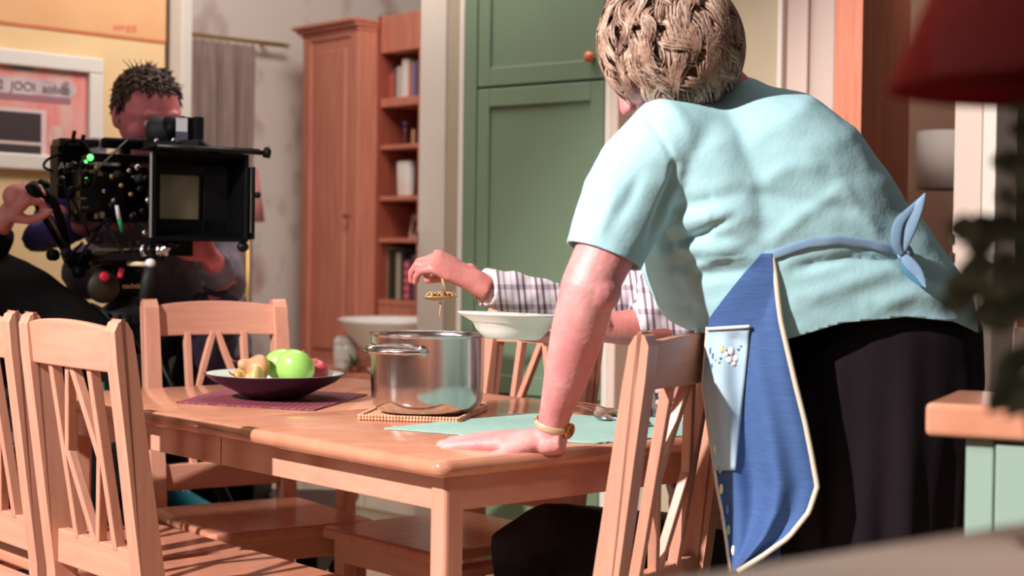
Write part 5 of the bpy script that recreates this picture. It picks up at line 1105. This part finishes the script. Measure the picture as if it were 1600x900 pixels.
hand(om, wl, at(312, 378, 4.12) - wl, Vector((.35, -.9, .3)), 1, .15, [(.9, .8, .5)] * 4, .05, (.7, .6, .2, .4))
er = at(62, 372, 4.42); wr2 = at(140, 345, 4.30); om.loft([sr, er, er.lerp(wr2, .5), wr2], [.052, .045, .040, .028], (0, 1, 0), 18); hand(om, wr2, (wr2 - er), Vector((0, -.5, .8)), 1, .17, [(.5, .5, .4)] * 4)
kl = at(338, 478, 4.30); kr = at(150, 505, 4.36); fl_ = at(258, 795, 4.52); fr_ = at(170, 800, 4.44); fl_.z = .37; fr_.z = .37
for kn_, ft in ((kl, fl_), (kr, fr_)): om.loft([pv, kn_, ft + Z * .03, ft - Z * .02], [.08, .06, .045, .035], (0, 1, 0), 18)
ob_ = put('body', remesh(om, .0042, 3, 'body'), SKINC, op); eyes(OP, ob_, MATS['iris_brown'], 1.13)
os_ = MB()
os_.loft([pv - Z * .02, pv + Vector((0, -.05, .16)), at(220, 330, 4.56), at(220, 280, 4.54), at(218, 248, 4.48)], [(.175, .14), (.17, .135), (.185, .125), (.19, .11), (.08, .085)], (0, 1, 0), 32)
os_.loft([sl + Vector((-.04, 0, .03)), sl, sl.lerp(el, .5), el, el.lerp(wl, .5), wl.lerp(el, .12)], [.068, .068, .062, .062, .052, .043], (0, 1, 0), 24)
os_.loft([sr + Vector((.05, 0, .02)), sr + Vector((.01, 0, .03)), sr.lerp(er, .3)], [.07, .072, .064], (0, 1, 0), 24)
os_.ball(at(135, 425, 4.42), (.07, .07, .08), seg=16)
put('shirt', remesh(os_, .008, 4, 'shirt', lambda p, n: p + n * (.007 * noise.noise(p * 18) + .003 * noise.noise(p * 40))), GREYSH, op)
ob2 = MB(); ob2.loft([sr.lerp(er, .12), sr.lerp(er, .5), er, er.lerp(wr2, .5), wr2.lerp(er, .2)], [.060, .055, .052, .048, .044], (0, 1, 0), 24)
put('blue_sleeve', remesh(ob2, .008, 4, 'sleeve', lambda p, n: p + n * .007 * noise.noise(p * 18)), BLUEF, op)
otm = MB()
for kn_, ft in ((kl, fl_), (kr, fr_)): otm.loft([pv + Vector((0, .02, -.02)), pv.lerp(kn_, .5), kn_, kn_.lerp(ft, .4), ft + Z * .04], [.11, .095, .078, .068, .058], (0, 1, 0), 24)
otm.loft([pv - Z * .10, pv - Z * .02, pv + Z * .06], [(.17, .14), (.18, .15), (.17, .14)], (0, 1, 0), 24)
put('trousers', remesh(otm, .009, 4, 'trousers', lambda p, n: p + n * (.008 * noise.noise(p * 16) + .003 * noise.noise(p * 36))), PURPF, op)
TURQ = mat('turquoise_canvas', srgb(30, 140, 160), .7)
for ft, dr_ in ((fl_, Vector((.80, -.50, 0))), (fr_, Vector((-.2, -.9, 0)))):
    dr_ = dr_.normalized(); sd_ = Vector((-dr_.y, dr_.x, 0)); z0_ = .30; c_ = Vector((ft.x, ft.y, 0))
    shp = [c_ - dr_ * .07 + Z * (z0_ + .035), c_ - dr_ * .05 + Z * (z0_ + .055), c_ + Z * (z0_ + .062), c_ + dr_ * .06 + Z * (z0_ + .050), c_ + dr_ * .13 + Z * (z0_ + .036), c_ + dr_ * .18 + Z * (z0_ + .030), c_ + dr_ * .20 + Z * (z0_ + .026)]
    s_ = obj('shoe', MB().loft(shp, [(.02, .02), (.034, .045), (.040, .052), (.042, .042), (.042, .030), (.034, .022), (.014, .012)], (0, 0, 1), 24), TURQ, op, True)
    obj('sole', MB().loft([c_ - dr_ * .075 + Z * (z0_ + .011), c_ + Z * (z0_ + .011), c_ + dr_ * .12 + Z * (z0_ + .011), c_ + dr_ * .21 + Z * (z0_ + .011)], [(.030, .010), (.042, .011), (.046, .011), (.022, .010)], (0, 0, 1), 20, sq=.5), MATS['bright_label'], s_, True)
    obj('toe_cap', MB().ball(c_ + dr_ * .165 + Z * (z0_ + .028), (.042, .038, .024), tuple(dr_), tuple(sd_), (0, 0, 1), 16), MATS['bright_label'], s_, True)
    for k in range(6):
        q = c_ + dr_ * (.015 + k * .018) + Z * (z0_ + .122 - k * .0115); w_ = .026
        for s2 in (-1, 1): obj('lace', MB().loft([q + sd_ * w_ * s2 - Z * .016, q + Z * .006 + dr_ * .004, q - sd_ * w_ * s2 + dr_ * .016 - Z * .018], (.0046, .0022), (0, 0, 1), 8), MATS['bright_label'], s_, True)
# hair of the operator
of = OF.normalized(); ou = perp(OU, of); orr = of.cross(ou).normalized(); HB = mat('dark_brown_hair', srgb(82, 44, 28), .6, 0, srgb(48, 26, 17), 50, bump=.5, bscale=160)
h3 = MB(); h3.ball(oh - of * .034 + ou * .024, (.094, .104, .106), orr, of, ou, 24)
hcap = put('hair', remesh(h3, .007, 4, 'hair', lambda p, n: p + n * .007 * noise.noise(p * 55)), HB, op); rn = random.Random(8); tf = MB()
for i in range(760):
    z_ = 1 - 1.62 * (i + .5) / 760; ph = i * 2.399963; q = Vector((math.sqrt(max(0, 1 - z_ * z_)) * math.cos(ph), math.sqrt(max(0, 1 - z_ * z_)) * math.sin(ph), z_))
    if q.y > .22 and q.z < .66: continue
    if q.y > .10 and q.z < .0: continue
    b = oh - of * .018 + ou * .022 + orr * (q.x * .092) + of * (q.y * .108) + ou * (q.z * .106); nr = (orr * q.x + of * q.y + ou * q.z).normalized()
    td = perp(Vector((rn.uniform(-1, 1), rn.uniform(-1, 1), rn.uniform(-.6, .5))) + of * .5 * (q.z > .3) - ou * .8 * (q.z <= .3), nr); L_ = rn.uniform(.024, .046); st = rn.uniform(.0, .38) if q.z > .4 else .05
    tf.loft([b, b + (td + nr * st * .6) * L_ * .5, b + (td * .9 + nr * st) * L_], [(.0060, .003), (.0045, .0024), (.0006, .0006)], tuple(nr), 6)
for k in range(5): b = oh + ou * .118 + Vector((-.02 - .007 * k, 0, 0)); tf.loft([b, b + Z * .02 + Vector((-.004 * k, 0, 0)), b + Z * .045 + Vector((-.010 * k, 0, 0))], [.003, .002, .0006], (0, 1, 0), 6)
o = obj('hair_tufts', tf, HB, hcap, True); o['kind'] = 'stuff'

# ================================================================== SECOND CREW MEMBER at the left edge
cw = thing('person', 'crew member in black at the left edge, hand gripping the tripod pan bar', 'person', Vector((-1.75, 4.25, 0)))
cm = MB(); grip = pb0.lerp(pb1, .06); wrc = at(8, 338, 4.02)
cel = at(-70, 440, 4.08); csh = at(-150, 300, 4.25); cpv = Vector((-1.72, 4.28, .72))
cm.loft([csh, cel, cel.lerp(wrc, .5), wrc], [.052, .046, .044, .030], (0, 1, 0), 20)
hand(cm, wrc, grip + Vector((.0, .0, .012)) - wrc, Vector((-.35, -.75, .50)), -1, .185, [(1.0, 1.1, .7), (.95, 1.1, .7), (.9, 1.1, .7), (.9, 1.0, .7)], .04, (.6, .3, .7, .7), (.034, .027), 1.25)
cm.ball(wrc.lerp(grip, .55) + Vector((-.012, 0, .012)), (.036, .026, .034), seg=16)
cmid = Vector((-1.74, 4.32, 1.22)); csr = Vector((-1.92, 4.40, 1.20))
cm.loft([cpv - Z * .06, cpv, cpv.lerp(cmid, .5), cmid - Z * .04, cmid + Z * .08], [(.16, .12), (.17, .13), (.15, .12), (.19, .11), (.065, .065)], (0, 1, 0), 24)
chd = Vector((-1.74, 4.26, 1.46)); cm.loft([cmid + Z * .04, chd], [.06, .055], (0, 1, 0), 18); CP = head(cm, chd, Vector((.6, -.6, -.2)), Z, 1.05)
cm.loft([csr, csr + Vector((-.05, -.04, -.27)), csr + Vector((.12, -.2, -.38))], [.052, .045, .03], (0, 1, 0), 18); hand(cm, csr + Vector((.12, -.2, -.38)), Vector((.7, -.6, .0)), Z, 1, .18)
ck = at(118, 540, 4.0); ck2 = Vector((-1.55, 3.75, .60))
for kn_ in (ck, ck2): cm.loft([cpv, kn_, Vector((kn_.x, kn_.y + .04, .10))], [.085, .062, .04], (0, 1, 0), 18)
cbody = put('body', remesh(cm, .0045, 3, 'body'), SKINM, cw); eyes(CP, cbody, MATS['iris_brown'], 1.05)
cj = MB(); cj.loft([csh + Vector((-.05, .02, .02)), csh, cel, cel.lerp(wrc, .55), wrc.lerp(cel, .14)], [.085, .08, .085, .070, .052], (0, 1, 0), 24)
cj.loft([cpv - Z * .03, cpv.lerp(cmid, .5), cmid - Z * .04, cmid + Z * .05], [(.19, .15), (.17, .14), (.205, .125), (.08, .08)], (0, 1, 0), 30); cj.loft([csr, csr + Vector((-.05, -.04, -.27)), csr + Vector((.10, -.18, -.36))], [.07, .06, .045], (0, 1, 0), 20)
put('jacket', remesh(cj, .009, 4, 'jacket', lambda p, n: p + n * .008 * noise.noise(p * 16)), BLKFAB, cw)
ct = MB()
for kn_ in (ck, ck2): ct.loft([cpv + Vector((0, 0, -.02)), cpv.lerp(kn_, .5) + Z * .01, kn_, kn_.lerp(Vector((kn_.x, kn_.y + .04, .12)), .4), Vector((kn_.x, kn_.y + .04, .12))], [.13, .115, .085, .07, .06], (0, 1, 0), 24)
ct.loft([at(-90, 455, 4.10), at(-30, 474, 4.08), at(60, 512, 4.06), at(118, 540, 4.02), at(160, 560, 4.0)], [.15, .155, .135, .115, .08], (0, 1, 0), 24)
put('trousers', remesh(ct, .010, 4, 'trousers', lambda p, n: p + n * .008 * noise.noise(p * 14)), BLKFAB, cw)
for kn_ in (ck, ck2): obj('shoe', MB().loft([Vector((kn_.x, kn_.y + .10, .04)), Vector((kn_.x, kn_.y + .04, .06)), Vector((kn_.x, kn_.y - .06, .045)), Vector((kn_.x, kn_.y - .17, .03))], [(.03, .03), (.045, .055), (.046, .04), (.02, .02)], (0, 0, 1), 18), BLACK, cw, True)
chm = MB(); chm.ball(chd + Vector((-.01, .02, .03)), (.092, .10, .096), seg=20); put('hair', remesh(chm, .009, 3, 'hair', lambda p, n: p + n * .006 * noise.noise(p * 60)), HB, cw)
stl = thing('stool', 'black stool under the crew member at the left edge', 'stool', Vector((cpv.x, cpv.y + .05, 0)))
obj('seat', MB().lathe([(.15, .56), (.17, .57), (.17, .61), (.15, .62)], (cpv.x, cpv.y + .05, 0), 32), BLACK, stl, True)
for k in range(4): a = PI / 4 + k * PI / 2; obj('leg', MB().bar((cpv.x + math.cos(a) * .12, cpv.y + .05 + math.sin(a) * .12, .56), (cpv.x + math.cos(a) * .2, cpv.y + .05 + math.sin(a) * .2, 0), .022, .022), BLACKM, stl)

# ================================================================== RIGHT SIDE: wall lamp, counters, plant, red lamp
wlp = at(1475, 251, 6.0); wl_ = thing('wall_lamp', 'white drum shade wall lamp in the hall behind the white door frame', 'lamp', Vector((wlp.x, 6.35, wlp.z - .08)))
obj('lamp_shade', MB().lathe([(.105, -.112), (.106, .112), (.103, .112), (.102, -.112)], wlp, 48), mat('white_shade', srgb(226, 212, 206), .8), wl_, True)
obj('arm', MB().bar((wlp.x, wlp.y, wlp.z), (wlp.x * 1.08, 6.5, wlp.z), .015, .015), BRASS, wl_); obj('wall_plate', MB().lathe([(.05, 0), (.05, .015)], (wlp.x * 1.08, 6.47, wlp.z), 24, (0, -1, 0)), BRASS, wl_, True)
kc = at(1445, 629, 2.0); e1 = Vector((.90, -.43, 0)).normalized(); e2 = Vector((.43, .90, 0)).normalized(); kc.z = 0
kz = at(1445, 629, 2.0).z
kt = thing('kitchen_counter', 'mint green kitchen cabinet with a rounded orange wood worktop at the right', 'counter', kc)
def kb(x0, x1_, y0, y1, z0, z1): return MB().hexa([kc + e1 * a + e2 * b + Z * z for z in (z0, z1) for a, b in ((x0, y0), (x1_, y0), (x1_, y1), (x0, y1))])
obj('worktop', kb(0, .75, 0, .24, kz - .044, kz), TOPW, kt, bevel=.008, seg=3)
obj('carcass', kb(.055, .72, .03, .22, .08, kz - .046), MINT, kt); obj('corner_stile', kb(.05, .085, .02, .03, .08, kz - .046), MINT, kt, bevel=.002); obj('plinth', kb(.06, .70, .05, .21, 0, .08), DKGREY, kt)
obj('door', kb(.088, .42, .014, .03, .09, kz - .05), MINT, kt, bevel=.003); obj('door', kb(.424, .72, .014, .03, .09, kz - .05), MINT, kt, bevel=.003)
fz = .90; q0 = atz(1070, 899, fz); q1 = atz(1640, 806, fz); fdv = (q1 - q0).normalized(); fnv = Vector((fdv.y, -fdv.x, 0))
fcn = thing('front_counter', 'pale beige counter blurred in the foreground at lower right', 'counter', Vector((q0.x, q0.y, 0)))
def fb(x0, x1_, y0, y1, z0, z1): return MB().hexa([Vector((q0.x, q0.y, 0)) + fdv * a + fnv * b + Z * z for z in (z0, z1) for a, b in ((x0, y0), (x1_, y0), (x1_, y1), (x0, y1))])
obj('worktop', fb(-.02, 1.0, 0, .42, fz - .035, fz), mat('beige_laminate', srgb(196, 172, 156), .45, 0, srgb(188, 164, 148), 4), fcn, bevel=.006, seg=3)
obj('carcass', fb(.03, .98, .03, .40, 0, fz - .036), MINT, fcn)
rl = at(1712, 100, .95); rl = Vector((rl.x + .0, rl.y, 0)); zb_ = at(1600, 138, .95).z
rlt = thing('table_lamp', 'red conical lampshade of a table lamp, blurred in the near foreground', 'lamp', Vector((rl.x, rl.y, fz)))
rR = rl.x - at(1392, 155, .95).x
obj('lamp_shade', MB().lathe([(rR, 0), (rR * .46, .16), (rR * .45, .16), (rR * .99, 0)], (rl.x, rl.y, zb_), 64), mat('red_shade', srgb(206, 42, 36), .8), rlt, True)
obj('stem', MB().loft([(rl.x, rl.y, fz + .02), (rl.x, rl.y, zb_ + .12)], .009, (1, 0, 0), 14), BRASS, rlt, True); obj('foot', MB().lathe([(.034, 0), (.036, .01), (.02, .025), (.01, .03)], (rl.x, rl.y, fz), 32), BRASS, rlt, True)
pp = at(1735, 700, 1.05); pp.z = fz
plt = thing('potted_plant', 'dark green leafy potted plant blurred at the right edge', 'plant', pp)
obj('pot', MB().lathe([(.045, 0), (.06, .09), (.063, .095), (.058, .095), (.05, .08)], pp, 36), mat('terracotta', srgb(170, 96, 66), .7), plt, True)
obj('soil', MB().lathe([(.056, .082), (.056, .088)], pp, 24), DKGREY, plt)
LEAF = mat('dark_leaf', srgb(118, 126, 104), .6, 0, srgb(78, 86, 62), 20); rn = random.Random(21)
tg = [(1532, 366), (1548, 392), (1538, 430), (1528, 462), (1560, 410), (1556, 452), (1570, 372), (1575, 470), (1594, 320), (1600, 370), (1612, 262), (1618, 215), (1604, 430), (1596, 500), (1610, 545), (1600, 590), (1620, 290), (1616, 470), (1590, 410), (1558, 352), (1620, 170), (1635, 330), (1640, 240), (1645, 420), (1660, 520), (1630, 600), (1545, 440), (1580, 440)]
for i, (x, y) in enumerate(tg):
    e_ = at(x, y, 1.02 + rn.uniform(-.04, .06)); b_ = pp + Z * .09 + Vector((rn.uniform(-.02, .02), rn.uniform(-.02, .02), 0)); md = b_.lerp(e_, .5) + Z * .03 + Vector((.02, 0, 0))
    st = obj('stem', MB().loft(spline([b_, md, e_], 5), .0016, (0, 1, 0), 6), LEAF, plt, True)
    dr_ = (e_ - md).normalized(); dr_ = (dr_ + Vector((rn.uniform(-.5, .1), rn.uniform(-.3, .3), rn.uniform(-.6, .4)))).normalized(); L_ = rn.uniform(.022, .033)
    obj('leaf', MB().loft([e_ + dr_ * (L_ * t) - Z * (.008 * t * t) for t in (0, .2, .5, .8, 1)], [(.001, .0008), (L_ * .26, .0008), (L_ * .34, .0008), (L_ * .2, .0008), (.0006, .0006)], (rn.uniform(-.4, .4), 1, rn.uniform(-.3, .3)), 8), LEAF, st, True)
lowc = at(1590, 560, 4.2); lc = thing('white_dresser', 'white panelled dresser with orange top edge at the far right behind the plant', 'cabinet', Vector((lowc.x + .08, lowc.y + .1, 0)))
zt2 = at(1590, 502, 4.1).z
obj('carcass', MB().box((lowc.x + .12, lowc.y + .1, zt2 / 2), (.24, .3, zt2 - .04)), WHITE, lc, bevel=.004); obj('worktop', MB().box((lowc.x + .14, lowc.y + .08, zt2), (.26, .34, .04)), CUPW, lc, bevel=.004)
obj('panel', MB().box((lowc.x + .16, lowc.y - .052, zt2 / 2 - .03), (.14, .012, zt2 - .2)), MINT, lc, bevel=.003)
